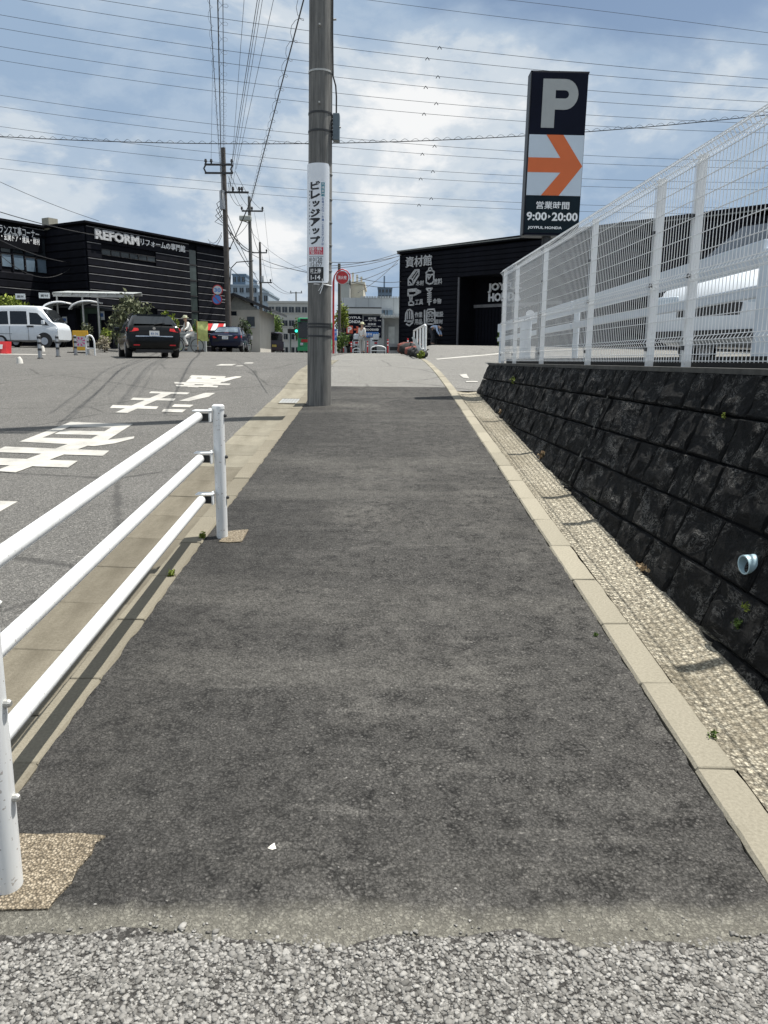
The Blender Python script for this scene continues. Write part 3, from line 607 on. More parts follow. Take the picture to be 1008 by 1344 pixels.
# ------------------------------------------------------------------ front guard rail
GR = thing('guard_rail', 'white three-bar pipe guard rail between footpath and road', 'guard rail', (-1.05, 3.4, tz(3.4)))
def guard_rail():
    loc = Vector(GR.location); P = [Vector((-1.002, 1.835, tz(1.835))), Vector((-1.062, 4.93, tz(4.93)))]
    for i, p in enumerate(P):
        pm = MB(); q = p-loc; pm.tube([q+Vector((0, 0, -.1)), q+Vector((0, 0, .84)), q+Vector((0, 0, .845))], .0365, 20); pm.build('post', M_WHITE, GR, smooth=True)
        c = MB(); c.tube([q+Vector((0, 0, .838)), q+Vector((0, 0, .858)), q+Vector((0, 0, .866))], [.0395, .0395, .03], 20); c.build('post_cap', M_WHITE, GR, smooth=True)
    mid = (P[1]-P[0]).normalized()
    for h, hn in ((.80, .80), (.535, .545), (.27, .285)):
        a, b = P[0]+Vector((-.108, -.06, hn)), P[1]+Vector((-.106, -.045, h))
        r = MB(); r.tube([a-loc-mid*.02, a-loc, b-loc-mid*.055, b-loc-mid*.045], [.026, .0285, .0285, .025], 20); r.build('rail', M_WHITE, GR, smooth=True)
        for p, e, sgn in ((P[0], a, -1), (P[1], b, 1)):
            k = e-loc+Vector((0, -.012*sgn, 0)); br = MB(); br.bbox(-.036, .076, -.052, .034, .027, .035, .003, Matrix.Translation(k)); br.build('bracket', M_WHITE, GR)
            MB().bbox(.062, .071, -.032, .032, -.040, .045, .003, Matrix.Translation(k)).build('bracket_plate', M_WHITE, GR)
            cl = MB(); cl.box(.012, .061, -.010, .014, -.034, .012, Matrix.Translation(k)); cl.build('clamp', M_DARKST, GR)
            c0 = p-loc+Vector((0, 0, h-.004)); MB().tube([c0+Vector((.03, 0, 0)), c0+Vector((.046, 0, 0)), c0+Vector((.052, 0, 0))], [.011, .011, .007], 10).build('bolt', M_GALV if sgn < 0 else M_DARKST, GR)
    f = MB(); sl = .081     # concrete footings left bare in the asphalt
    def slab(poly, th=.10, up=.006):
        pts = [Vector((x, y, tz(y)+up))-loc for x, y in poly]; f.prism(pts, (0, 0, -th))
    slab([(-1.9, 1.752), (-1.4, 1.757), (-1.0, 1.75), (-.862, 1.756), (-.855, 1.80), (-.838, 1.85), (-.842, 1.90), (-.825, 1.96), (-.83, 2.005), (-.812, 2.035), (-.90, 2.045), (-1.0, 2.038), (-1.164, 2.046), (-1.164, 1.90), (-1.9, 1.9)])
    f.build('footing', M_FOOT, GR)
    f = MB(); q = [ghit(*s, lambda x, y: tz(y)) for s in ((287, 712), (293, 706), (297, 702), (300, 698), (312, 697), (326, 696), (322, 704), (317, 712), (300, 713))]
    f.prism([p+Vector((0, 0, .007))-loc for p in q], (0, 0, -.05)); f.build('footing', M_FOOT, GR)
guard_rail()
# ------------------------------------------------------------------ mesh fence on the wall
FT = 3.0
def fx(y): return wtop(y)+.20
FN = thing('mesh_fence', 'white welded wire mesh fence standing on the black retaining wall', 'fence', (fx(7), 7, WT))
def fence():
    loc = Vector(FN.location); PY = [-.2, 1.75, 3.5, 5.68, 6.41, 8.14, 10.22, 12.01, 13.0]
    post = MB(); post.box(-.025, .025, -.027, .027, 0, FT-WT-.07).box(-.029, .029, -.031, .031, FT-WT-.07, FT-WT-.055); pme = post.mesh('post', M_FENCE)
    fo = MB().tube([(-.034, -.03, .0), (-.034, -.03, .04)], .012, 8).mesh('post_bolt', M_DARKST)
    for y in PY:
        o = link('post', pme, FN); o.location = Vector((fx(y), y, WT+.012))-loc; o.rotation_euler = (0, 0, math.atan(.03))
        for z in (.12, .62, 1.02): b = link('post_clip', MB().box(-.045, -.028, -.012, .012, z, z+.03).mesh('post_clip', M_DARKST), FN); b.location = o.location; 
    zb, zt = WT+.045, FT-.10
    for a, b in zip(PY[:-1], PY[1:]):
        mb = MB(); n = int((b-a-.02)/.05); 
        P = lambda y, z, dx=0: Vector((fx(y)-.043+dx, y, z))-loc
        for i in range(n+1):
            y = a+.01+(b-a-.02)*i/n
            prof = [(zb, .0), (zb+.12, .0), (zb+.15, -.018), (zb+.18, 0), (zt-.78, 0), (zt-.75, -.018), (zt-.72, 0), (zt, 0), (zt+.05, .03), (zt+.10, .0), (zt+.055, -.045), (zt, 0)]
            mb.tube([P(y, z, dx) for z, dx in prof], .0029, 3, cap=False)
        for z, dx in [(zb+.01, 0), (zb+.055, 0), (zb+.12, 0), (zb+.15, -.018), (zb+.18, 0)]+[(zb+.18+.125*k, 0) for k in range(1, 4)]+[(zt-.78, 0), (zt-.75, -.018), (zt-.72, 0)]+[(zt-.72+.12*k, 0) for k in range(1, 6)]+[(zt-.01, 0), (zt+.05, .03), (zt+.10, 0), (zt+.055, -.045)]:
            mb.tube([P(a+.005, z, dx-.003), P(b-.005, z, dx-.003)], .0036, 4)
        o = mb.build('mesh_panel', M_FENCE, FN); o['kind'] = 'stuff'
fence()
# ------------------------------------------------------------------ text on the pole etc. is built below with each object
# parking sign
PS = thing('parking_sign', 'tall parking pylon sign with orange arrow behind the mesh fence', 'sign', (2.75, 12.64, 1.2))
def parking_sign():
    loc = Vector(PS.location); D = 12.5
    c = [at(695, 93.5, D), at(771, 95.5, D), at(757, 306, D), at(686, 308, D)]
    x0, x1, z1, z0 = c[0].x-.035, c[1].x-.0, c[0].z, c[3].z
    x0 = (c[0].x+c[3].x)/2; x1 = (c[1].x+c[2].x)/2
    w, h = x1-x0, z1-z0; cx = (x0+x1)/2-loc.x; T = lambda v: cx+(v-.5)*w; Z = lambda v: z0-loc.z+h*v; y = D-loc.y
    MB().bbox(T(0), T(1), y+.012, y+.26, Z(0), Z(1), .012).build('cabinet', M_NAVY, PS)
    MB().box(T(0)-.012, T(0)+.02, y+.02, y+.27, Z(0)-.012, Z(1)+.01).box(T(0)-.012, T(1)+.012, y+.02, y+.27, Z(1)-.01, Z(1)+.012).box(T(0)-.012, T(1)+.012, y+.02, y+.27, Z(0)-.014, Z(0)+.012).build('edge_trim', M_DARKST, PS)
    MB().box(T(.0)+.01, T(1)-.01, y, y+.011, Z(.622), Z(.99)).build('face_panel', M_NAVY, PS)
    MB().box(T(.0)+.01, T(1)-.01, y, y+.011, Z(.247), Z(.6205)).build('face_panel', M_LETW, PS)
    MB().box(T(.0)+.01, T(1)-.01, y, y+.011, Z(.012), Z(.2455)).build('face_panel', M_TEALBK, PS)
    a = MB(); A = lambda u, v: Vector((T(u), y-.004, Z(v)))
    u0 = .012
    a.prism([A(.315, .6205), A(.615, .6205), A(.985, .431), A(.595, .247), A(.275, .247), A(.60, .390), A(u0, .390), A(u0, .480), A(.585, .480)], (0, .004, 0)); a.build('arrow', M_ORANGE, PS)
    pm = MB(); outer = [(.205, .955), (.60, .955)]; 
    for k in range(13): t = math.pi/2-math.pi*k/12; outer.append((.60+.22*math.cos(t), .864+.091*math.sin(t)))
    outer += [(.435, .773), (.435, .662), (.205, .662)]
    hole = [(.435, .890), (.60, .890)]
    for k in range(9): t = math.pi/2-math.pi*k/8; hole.append((.585+.055*math.cos(t), .864+.026*math.sin(t)))
    hole += [(.435, .838)]
    # P as stem, bowl strips
    pm.prism([A(*q) for q in ((.205, .955), (.435, .955), (.435, .662), (.205, .662))], (0, .004, 0))
    O = [(.435, .955), (.60, .955)]+[(.60+.235*math.cos(math.pi/2-math.pi*k/12), .8635+.0915*math.sin(math.pi/2-math.pi*k/12)) for k in range(1, 12)]+[(.60, .772), (.435, .772)]
    I = [(.435, .888), (.60, .888)]+[(.60+.07*math.cos(math.pi/2-math.pi*k/12), .8635+.0245*math.sin(math.pi/2-math.pi*k/12)) for k in range(1, 12)]+[(.60, .839), (.435, .839)]
    for k in range(len(O)-1): pm.prism([A(*O[k]), A(*O[k+1]), A(*I[k+1]), A(*I[k])], (0, .004, 0))
    pm.build('letter', mat('sign_grey', (.33, .35, .35), .5, var=.04), PS)
    t = MB(); put_text(t, '営業時間', T(.5), y-.003, Z(.186), bold=.028, width=w*.60, height=h*.048); put_text(t, '9:00', T(.22), y-.003, Z(.115), bold=.03, width=w*.37, height=h*.055); put_text(t, '20:00', T(.73), y-.003, Z(.115), bold=.03, width=w*.47, height=h*.055)
    t.add([A(.43, .127), A(.475, .115), A(.43, .103)], [(0, 1, 2)])
    put_text(t, 'JOYFUL HONDA', T(.38), y-.003, Z(.042), bold=.035, width=w*.62, height=h*.022)
    t.build('lettering', M_LET, PS)
    MB().tube([(T(.45), y+.14, -.0), (T(.45), y+.14, Z(0)-.01)], .07, 14).build('mast', M_DARKST, PS)
    MB().disc((T(.5), y+.13, Z(1)+.025), .02, (0, 0, 1), 8, .04).build('lifting_eye', M_DARKST, PS)
parking_sign(); PS.rotation_euler.y = .012; PS.location.x -= .012*1.2
# ------------------------------------------------------------------ main utility pole
PP = Vector((-.955, 11.25, tz(11.25)))
UP = thing('utility_pole', 'thick grey concrete utility pole on the footpath carrying the advert', 'utility pole', PP)
ADZ = (at(417, 214, 11.1).z-PP.z, at(417, 371, 11.1).z-PP.z)
def main_pole():
    R0, R1, H = .172, .128, 13.5; rr = lambda z: R0+(R1-R0)*z/H
    MB().tube([(0, 0, -.1)]+[(0, 0, z) for z in np.linspace(0, H, 8)], [R0]+[rr(z) for z in np.linspace(0, H, 8)], 40).build('shaft', M_POLE, UP, smooth=True)
    zof = lambda py: at(419, py, 11.1).z-PP.z
    for py in (91, 146, 170, 425, 429, 441):
        z = zof(py); MB().tube([(0, 0, z-.012), (0, 0, z+.012)], rr(z)+.006, 32).build('band', M_DARKST if py > 100 else M_GALV, UP, smooth=True)
    for py in (226, 259, 290, 320, 343, 354):
        z = zof(py); MB().tube([(0, 0, z-.005), (0, 0, z+.005)], rr(z)+.009, 32).build('band', M_GALV, UP, smooth=True)
    for py, a in ((34, -70), (136, -70), (19, 20)):
        z = zof(py); d = Vector((math.sin(math.radians(a+70)), -math.cos(math.radians(a+70)), 0)); MB().tube([d*rr(z)*.95+Vector((0, 0, z)), d*(rr(z)+.05)+Vector((0, 0, z+.005))], .012, 8).build('step_bolt', M_GALV, UP)
    z0, z1 = zof(181), zof(145); bx = MB().bbox(.172, .262, -.075, .075, z0, z1, .012); bx.build('terminal_box', M_BOX, UP)
    fins = MB(); 
    for k in range(7): zz = z0+.03+(z1-z0-.06)*k/6; fins.box(.135, .175, -.05, .05, zz-.008, zz+.008)
    fins.build('box_bracket', M_DARKST, UP)
    kb = MB().tube([(.262, -.03, (z0+z1)/2), (.28, -.03, (z0+z1)/2)], .012, 8); kb.build('box_latch', M_GALV, UP)
    zt = zof(-60); cb = MB().tube([(.155, -.06, zt+1.5), (.16, -.06, zof(40)), (.17, -.05, zof(96)), (.205, -.03, zof(108)), (.215, -.02, zof(122)), (.215, -.01, z1)], .011, 8); cb.build('drop_cable', M_WIRE, UP, smooth=True)
    tg = MB(); zk = zof(373); tg.tube([(-.172, -.02, zk+.01), (-.05, -.172, zk), (.11, -.145, zk-.005), (.175, -.02, zk-.01)], .006, 6).tube([(.06, -.178, zk-.02), (.05, -.19, zk+.07)], .005, 5).tube([(.06, -.178, zk-.02), (.02, -.19, zk-.13)], .006, 5).tube([(.06, -.178, zk), (.17, -.12, zk-.02)], .008, 5).tube([(.06, -.178, zk), (.0, -.18, zk-.09)], .004, 5); tg.build('tie_wire', M_LET, UP)
    for z in (H-.4, H-1.6): MB().box(-1.0, 1.0, -.05, .05, z-.05, z+.05).build('crossarm', M_DARKST, UP)
main_pole(); UP.rotation_euler.y = .012
AD = thing('pole_advert', 'curved white advert board with black vertical lettering strapped to the concrete pole', 'advert', (PP.x, PP.y, PP.z+ADZ[1]))
def pole_advert():
    H = ADZ[0]-ADZ[1]; R = .178; CA = math.radians(-112)     # centre of the board faces a little left of the camera
    half = math.radians(72)
    def wrap(x, z, r=R): a = CA+x/R; return Vector((r*math.cos(a), r*math.sin(a), z))
    wx = half*R
    def panel(name, x0, x1, z0, z1, m, r=R, n=18, th=.006, rc=0.0):
        mb = MB(); xs = np.linspace(x0, x1, n+1); ins = lambda x: (rc-math.sqrt(max(0, rc*rc-max(0, rc-min(x-x0, x1-x))**2))) if rc else 0
        for x in xs:
            i = ins(x); mb.v += [wrap(x, z0+i, r), wrap(x, z1-i, r), wrap(x, z1-i, r-th), wrap(x, z0+i, r-th)]
        for k in range(n):
            for q in range(4): mb.f.append((4*k+q, 4*k+(q+1) % 4, 4*k+4+(q+1) % 4, 4*k+4+q))
        mb.f += [(0, 1, 2, 3), (4*n, 4*n+1, 4*n+2, 4*n+3)]
        return mb.build(name, m, AD, smooth=True)
    panel('board', -wx, wx, 0, H, M_ADW, rc=.035)
    V = lambda py: H*(371-py)/157.0
    def txt(items, name, m, r=R+.0022):
        mb = MB()
        for body, x, z, w, h, b in items:
            V_, F_ = text(body, bold=b, width=w, height=h); bm = bmesh.new(); vv = [bm.verts.new(q) for q in V_]
            for f_ in F_:
                try: bm.faces.new([vv[k_] for k_ in f_])
                except ValueError: pass
            for xc in np.arange(-w/2, w/2, .010): bmesh.ops.bisect_plane(bm, geom=bm.verts[:]+bm.edges[:]+bm.faces[:], plane_co=(xc, 0, 0), plane_no=(1, 0, 0), dist=1e-6)
            bm.verts.index_update(); mb.add([wrap(q.co.x+x, q.co.z+z, r) for q in bm.verts], [[q.index for q in f_.verts] for f_ in bm.faces]); bm.free()
        mb.build(name, m, AD)
    main = 'ビレッジアップ'; zt, zb = V(238), V(321.5); step = (zt-zb)/7
    txt([(ch, .012+(.012 if ch in 'ッ' else 0), zt-step*(i+.5)+.01, .150*(.74 if ch == 'ッ' else 1), step*.93*(.74 if ch == 'ッ' else 1), .05) for i, ch in enumerate(main)], 'lettering', M_PBLK)
    panel('colour_block', .098, .145, V(257), V(239), M_PTEAL, r=R+.002, n=5, th=.001)
    txt([(ch, .1215, V(241+4.4*i+.2), .034, .036, .01) for i, ch in enumerate('外構専門')], 'lettering', M_LET, R+.0034)
    sub = 'お庭づくり・外構・エクステリアは'; txt([(ch, .1215, V(260+3.95*i), .030 if ch not in '・' else .01, .033 if ch not in '・' else .01, .012) for i, ch in enumerate(sub)], 'lettering', M_PBLUE)
    sub2 = 'あなたの街の外構屋さんです'; txt([(ch, -.082, V(250+4.6*i), .022, .026, .008) for i, ch in enumerate(sub2)], 'lettering', M_PBLK)
    panel('colour_block', -.085, .13, V(333.5), V(323.5), M_PRED, r=R+.002, n=9, th=.001)
    txt([('見積り無料', .022, V(326.2), .18, .05, .02), ('ご相談ください', .022, V(331), .19, .045, .015)], 'lettering', M_LET, R+.0034)
    txt([('0120', .048, V(340.2), .135, .058, .012), ('112-577', .022, V(346.6), .185, .056, .012), ('回', -.06, V(340.2), .045, .05, .02)], 'lettering', M_PBLK)
    panel('colour_block', -.095, .135, V(369), V(350), M_PBLK, r=R+.002, n=9, th=.001)
    txt([('村上南', .02, V(355.5), .16, .07, .02), ('1-14', .02, V(364), .14, .06, .025)], 'lettering', M_LET, R+.0034)
    panel('print_rule', -.09, .13, V(336.1), V(335.6), M_PBLK, r=R+.002, n=8, th=.001)
pole_advert(); AD.rotation_euler.y = .012; AD.location.x += .012*ADZ[1]
# ------------------------------------------------------------------ black buildings
class Facade:
    def __init__(s, o, ang): s.o = Vector(o); s.a = ang; s.x = Vector((math.cos(ang), math.sin(ang), 0)); s.y = Vector((-math.sin(ang), math.cos(ang), 0))
    def hit(s, px, py, dy=0.0):       # pixel -> local (u, z) on the plane y=dy
        d = ray(px, py); e = Vector((0, 0, EYE)); p0 = s.o+s.y*dy; t = (p0-e).dot(s.y)/d.dot(s.y); p = e+d*t; return (p-s.o).dot(s.x), p.z-s.o.z
def siding(root, fac, u0, u1, z0, z1, h, gaps=(), y=0.0, m=M_BLK, lit_edge_strip=None, name='siding_board', rnd=0.0, depth=.05):
    """clapboards between openings; gaps are (u0,u1,z0,z1) windows"""
    n = max(1, round((z1-z0)/h)); hh = (z1-z0)/n; cache = {}
    for i in range(n):
        a, b = z0+i*hh, z0+(i+1)*hh; segs = [(u0, u1)]
        for g in gaps:
            if g[2] < b-.02 and g[3] > a+.02:
                ns = []
                for s_ in segs:
                    if g[0] > s_[0] and g[1] < s_[1]: ns += [(s_[0], g[0]), (g[1], s_[1])]
                    elif g[1] <= s_[0] or g[0] >= s_[1]: ns.append(s_)
                    elif g[0] <= s_[0] and g[1] < s_[1]: ns.append((g[1], s_[1]))
                    elif g[0] > s_[0]: ns.append((s_[0], g[0]))
                segs = ns
        for s_ in segs:
            if s_[1]-s_[0] < .03: continue
            L = s_[1]-s_[0]; k = round(L, 3)
            if k not in cache:
                mb = MB(); mb.prism([(0, .0, 0), (0, -depth, .012), (0, -depth, hh*.78), (0, -.012, hh*.86), (0, 0, hh-.004)], (L, 0, 0)); cache[k] = mb.mesh(name, m)
                if lit_edge_strip: lm = MB(); lm.box(.02, L-.02, -depth-.012, -.004, hh*.80, hh*.885); cache[(k, 1)] = lm.mesh('lit_edge_strip', lit_edge_strip)  # added pale strip: the sunlit top edge of a board put into colour
            o = link(name, cache[k], root); o.location = (s_[0], y, a)
            if lit_edge_strip and (rnd == 0 or random.random() < rnd):
                l = link('lit_edge_strip', cache[(k, 1)], o)
def polyline(mb, fac, pts, w, y=-.075, closed=False):
    P = [Vector((fac.hit(*p)[0], y, fac.hit(*p)[1])) for p in pts]
    if closed: P.append(P[0])
    for a, b in zip(P[:-1], P[1:]):
        d = (b-a); L = d.length
        if L < 1e-4: continue
        d /= L; nrm = Vector((-d.z, 0, d.x))*w/2; e = d*w*.35
        mb.prism([a-e-nrm, b+e-nrm, b+e+nrm, a-e+nrm], (0, .02+.0007*(len(mb.f) % 9), 0))
SF = Facade((at(525, 460, 48).x, 48, 2.0), math.atan2(-.666, .746))
ST = thing('store_building', 'black clad tool store with white icons on its front at the far right', 'building', SF.o, SF.a)
def store():
    W, ZT = 31.0, SF.hit(526, 334)[1]
    slope_top = lambda u: ZT+ (SF.hit(715, 311)[1]-ZT)*u/SF.hit(715, 311)[0]
    uE0, zE0 = SF.hit(602, 381); uE1 = SF.hit(664, 400)[0]+3.4     # entrance bay
    ZE = SF.hit(604, 364)[1]
    b = MB(); D = 14
    b.box(0.02, uE0-.02, .01, D, -.5, ZT-.02).box(uE0-.02, W, 1.6, D, -.5, ZT-.02).box(uE0-.03, uE1, .01, 1.6, ZE+.02, ZT-.02).box(uE1, W, .01, 1.6, -.5, ZT-.02); b.build('wall', M_BLK2, ST)
    r = MB(); r.prism([(-.15, -.2, ZT), (W+.2, -.2, slope_top(W)), (W+.2, -.2, slope_top(W)+.22), (-.15, -.2, ZT+.2)], (0, D+.4, 0)); r.build('roof', M_BLK2, ST)
    MB().box(-.16, W, -.23, -.204, ZT+.13, ZT+.19).build('roof_trim', mat('roof_trim_grey', (.16, .17, .16), .5), ST)
    siding(ST, SF, 0, uE0-.05, 0, ZT-.02, .245, y=0, lit_edge_strip=None)
    siding(ST, SF, uE0-.05, W, ZE+.02, ZT-.02, .245, y=0)
    siding(ST, SF, uE1+.02, W, 0, ZE, .245, y=0)
    c = MB(); c.box(-.06, .06, -.07, .1, 0, ZT); c.build('corner_trim', M_BLK, ST)
    # vertical ribbed shutter in the entrance bay
    n = 26; rib = MB().prism([(0, 0, 0), (.05, -.05, 0), (.16, -.05, 0), (.21, 0, 0)], (0, 0, ZE*.62)).mesh('ribbed_panel', M_BLK)
    k = int((uE1-uE0)/.235)
    for i in range(k): o = link('ribbed_panel', rib, ST); o.location = (uE0+.06+i*.235, 1.58, 0)
    MB().box(uE0, uE1, 1.50, 1.58, ZE*.62, ZE*.66).build('entrance_beam', M_LITEDGE_BEAM, ST)
    MB().box(uE0+2.2, uE0+2.28, 1.50, 1.58, ZE*.66, ZE).build('entrance_mullion', M_LITEDGE_BEAM, ST); MB().box(uE0-.03, uE0+.06, -.06, .02, 0, ZE).build('entrance_jamb', mat('jamb_grey', (.10, .10, .11), .5), ST)
    # sign lettering
    u0, z1 = SF.hit(534, 337.5); u1, z0 = SF.hit(568, 348.5); t = MB(); put_text(t, '資材館', (u0+u1)/2, -.12, (z0+z1)/2, bold=.035, width=u1-u0, height=(z1-z0), extrude=.05); t.build('lettering', M_LETG, ST)
    q = lambda *p: [(520+x/12.6, 325+y/12.6) for x, y in p]
    w = .085
    ic = MB()
    polyline(ic, SF, q((212, 520), (320, 375), (390, 370), (385, 455), (290, 610), (212, 622)), w, closed=True); polyline(ic, SF, q((212, 520), (262, 510), (290, 545), (290, 610)), w*.8)
    for a, b_ in (((255, 500), (345, 375)), ((285, 520), (370, 395)), ((310, 545), (385, 440)), ((225, 560), (262, 600))): polyline(ic, SF, q(a, b_), w*.7)
    ic.build('timber_icon', M_LETG, ST)
    ic = MB(); polyline(ic, SF, q((505, 420), (540, 385), (600, 378), (640, 400), (635, 440), (580, 455), (520, 445)), w, closed=True); polyline(ic, SF, q((510, 440), (510, 580), (560, 605), (610, 590), (632, 550), (635, 440)), w); polyline(ic, SF, q((540, 385), (555, 340), (590, 330), (610, 380)), w*.8); polyline(ic, SF, q((535, 470), (550, 520), (580, 475)), w); ic.build('paint_can_icon', M_LETG, ST)
    ic = MB(); polyline(ic, SF, q((210, 700), (345, 688), (345, 770), (300, 790), (210, 795)), w*1.2, closed=True); polyline(ic, SF, q((345, 700), (410, 730), (345, 765)), w*1.5); polyline(ic, SF, q((235, 800), (245, 890), (222, 905), (222, 950), (298, 950), (298, 905), (268, 890), (275, 800)), w); polyline(ic, SF, q((215, 725), (340, 715)), w); ic.build('drill_icon', M_LETG, ST)
    ic = MB(); polyline(ic, SF, q((512, 680), (605, 675), (570, 720), (545, 720)), w, closed=True); polyline(ic, SF, q((558, 720), (558, 945)), w*1.1)
    for k in range(5): polyline(ic, SF, q((530, 760+k*35), (590, 748+k*35)), w*.8)
    ic.build('screw_icon', M_LETG, ST)
    ic = MB(); polyline(ic, SF, q((165, 1200), (170, 1090), (200, 1035), (240, 1025), (280, 1055), (295, 1200), (260, 1225), (200, 1225)), w, closed=True)
    for xx in (195, 230, 262): polyline(ic, SF, q((xx, 1060), (xx, 1180)), w*.8)
    polyline(ic, SF, q((150, 1215), (290, 1215)), w*.9); polyline(ic, SF, q((180, 1265), (230, 1290), (285, 1240)), w); ic.build('glove_icon', M_LETG, ST)
    ic = MB(); polyline(ic, SF, q((515, 1060), (535, 1025), (640, 1020), (650, 1060), (650, 1240), (625, 1265), (530, 1265), (515, 1240)), w, closed=True)
    for cx_, cy_ in ((550, 1120), (605, 1115), (550, 1200), (605, 1195)): polyline(ic, SF, q(*[(cx_+20*math.cos(t), cy_+24*math.sin(t)) for t in np.linspace(0, 5.5, 8)]), w*.8, closed=True)
    polyline(ic, SF, q((482, 1040), (482, 1265)), w*1.2); polyline(ic, SF, q((525, 1080), (580, 1060), (640, 1085)), w*.8); ic.build('socket_icon', M_LETG, ST)
    t = MB()
    for body, (xa, ya, xb, yb) in (('木材', (340, 550, 468, 625)), ('塗料', (635, 515, 770, 605)), ('工具', (325, 860, 455, 945)), ('金物', (618, 845, 755, 930)), ('作業', (320, 1070, 445, 1155)), ('用品', (318, 1185, 442, 1270)), ('電設', (660, 1060, 790, 1145)), ('資材', (655, 1185, 780, 1262))):
        (pa, pb), = [q((xa, ya), (xb, yb))]; ua, za = SF.hit(*pa); ub, zb = SF.hit(*pb); put_text(t, body, (ua+ub)/2, -.075, (za+zb)/2, bold=.03, width=ub-ua, height=za-zb, extrude=.02)
    t.build('lettering', M_LETG, ST)
    t = MB(); yy = 1.40
    for body, (xa, ya, xb, yb) in (('JOYFUL', (640.5, 372, 684, 382)), ('HONDA', (641, 385, 683, 394))):
        ua, za = SF.hit(xa, ya, yy); ub, zb = SF.hit(xb, yb, yy); put_text(t, body, (ua+ub)/2, yy, (za+zb)/2, bold=.035, width=ub-ua, height=za-zb, extrude=.08)
    t.build('lettering', M_LET, ST)
store()
RF = Facade((at(112, 300, 44).x, 44, 2.0), math.atan2(.857, .515))
RB = thing('renovation_shop', 'two storey black slatted building with white rooftop lettering behind the black estate car', 'building', RF.o, RF.a)
def reform():
    ZT = RF.hit(112, 293.5)[1]; W = RF.hit(293, 324)[0]+.3; LW = 3.4; D = 12
    wins = []; a = RF.hit(132, 326)[0]; b_ = RF.hit(203.5, 338)[0]; z1 = RF.hit(134, 326.5)[1]; z0 = RF.hit(134, 334.5)[1]
    strip = (RF.hit(247.5, 340)[0], RF.hit(257.5, 340)[0], .6, RF.hit(250, 327)[1])
    gaps = [(a, b_, z0, z1), strip, (RF.hit(146, 398)[0], RF.hit(205, 400)[0], -.5, RF.hit(150, 402)[1])]
    body = MB(); body.box(.02, W, .02, D, -.6, ZT-.03).box(-14, .02, LW, D, -.6, ZT-.05); body.build('wall', M_BLK2, RB)
    r = MB(); r.box(-.25, W+.1, -.3, D+.2, ZT, ZT+.12); r.box(-14, -.25, LW-.3, D+.2, ZT-.02, ZT+.10); r.build('roof', M_BLK2, RB)
    MB().box(-.25, W+.1, -.325, -.302, ZT+.02, ZT+.11).build('roof_trim', M_BLK, RB)
    siding(RB, RF, 0, W, 0, ZT-.05, .42, gaps=gaps, y=0, lit_edge_strip=M_LITEDGE_BEAM, rnd=.9, depth=.07)
    # left return wall, facing the road
    sub = bpy.data.objects.new('return_wall', None); COL.objects.link(sub); sub.parent = RB; sub.rotation_euler = (0, 0, -math.pi/2); sub.location = (-.02, LW, 0)
    siding(sub, RF, 0, LW-.02, 0, ZT-.05, .42, m=M_BLK, depth=.07)
    n = 6
    for i in range(n):
        u0 = a+(b_-a)*i/n; u1 = a+(b_-a)*(i+1)/n; f = MB().box(u0+.03, u1-.03, -.02, .018, z0+.03, z1-.03).build('window', M_WIN, RB)
        MB().box(u0, u0+.05, -.05, .0, z0, z1).box(u0, u1, -.05, 0, z1-.04, z1).box(u0, u1, -.05, .0, z0, z0+.04).build('frame', M_TRIM, f)
    for i in range(6):
        zz0 = strip[2]+(strip[3]-strip[2])*i/6; zz1 = strip[2]+(strip[3]-strip[2])*(i+1)/6
        f = MB().box(strip[0]+.04, strip[1]-.04, -.015, .018, zz0+.05, zz1-.05).build('window', mat('greenish_window', (.045, .06, .058), .15, var=.2, scale=1), RB)
        MB().box(strip[0], strip[1], -.05, .0, zz0-.03, zz0+.05).build('frame', M_TRIM, f)
    u0, za = RF.hit(125.5, 307, -.25); u1, zb = RF.hit(183, 315, -.25); h = RF.hit(125.5, 300, -.25)[1]-RF.hit(125.5, 313.5, -.25)[1]; t = MB(); put_text(t, 'REFORM', (u0+u1)/2, -.25, (za+zb)/2-.02, bold=.045, width=u1-u0, height=h, extrude=.10); t.build('lettering', M_LETG, RB)
    u0, za = RF.hit(185, 319, -.12); u1, zb = RF.hit(243, 325, -.12); h = RF.hit(186, 314, -.12)[1]-RF.hit(186, 323.5, -.12)[1]; t = MB(); put_text(t, 'リフォームの専門館', (u0+u1)/2, -.12, (za+zb)/2, bold=.03, width=u1-u0, height=h, extrude=.03); t.build('lettering', M_LET, RB)
    # left wing
    WY = LW
    wl = [(0, 1.6), (0, 0)]
    gz = [(RF.hit(1, 333, WY), RF.hit(15, 353, WY)), (RF.hit(17, 334, WY), RF.hit(31.5, 357, WY)), (RF.hit(33, 338, WY), RF.hit(46.5, 359.5, WY)), (RF.hit(48, 340, WY), RF.hit(61, 361, WY))]
    gg = []
    for (p, q_) in gz:
        u0, u1 = p[0], q_[0]; z0_, z1_ = q_[1]+.1, p[1]; gg.append((u0-.04, u1+.04, z0_, z1_)); f = MB().box(u0, u1, WY-.03, WY-.004, z0_, z1_).build('window', M_WINB, RB); MB().box(u0-.06, u0, WY-.06, WY-.003, z0_, z1_).box(u0-.06, u1+.06, WY-.06, WY-.003, z1_, z1_+.06).build('frame', M_TRIM, f)
        f = MB().box(u0, u1, WY-.03, WY-.004, z1_+.12, z1_+1.15).build('window', M_WIN, RB); gg.append((u0-.04, u1+.04, z1_, z1_+1.2))
    f0 = -13.5
    siding(RB, RF, f0, -.1, 0, ZT-.06, .42, gaps=gg, y=WY, lit_edge_strip=M_LITEDGE_BEAM, rnd=.35, depth=.07)
    MB().box(f0, RF.hit(55, 320, WY-.13)[0], WY-.13, WY-.08, RF.hit(10, 320, WY)[1]-.25, RF.hit(10, 296, WY)[1]).build('fascia_board', M_BLK2, RB)
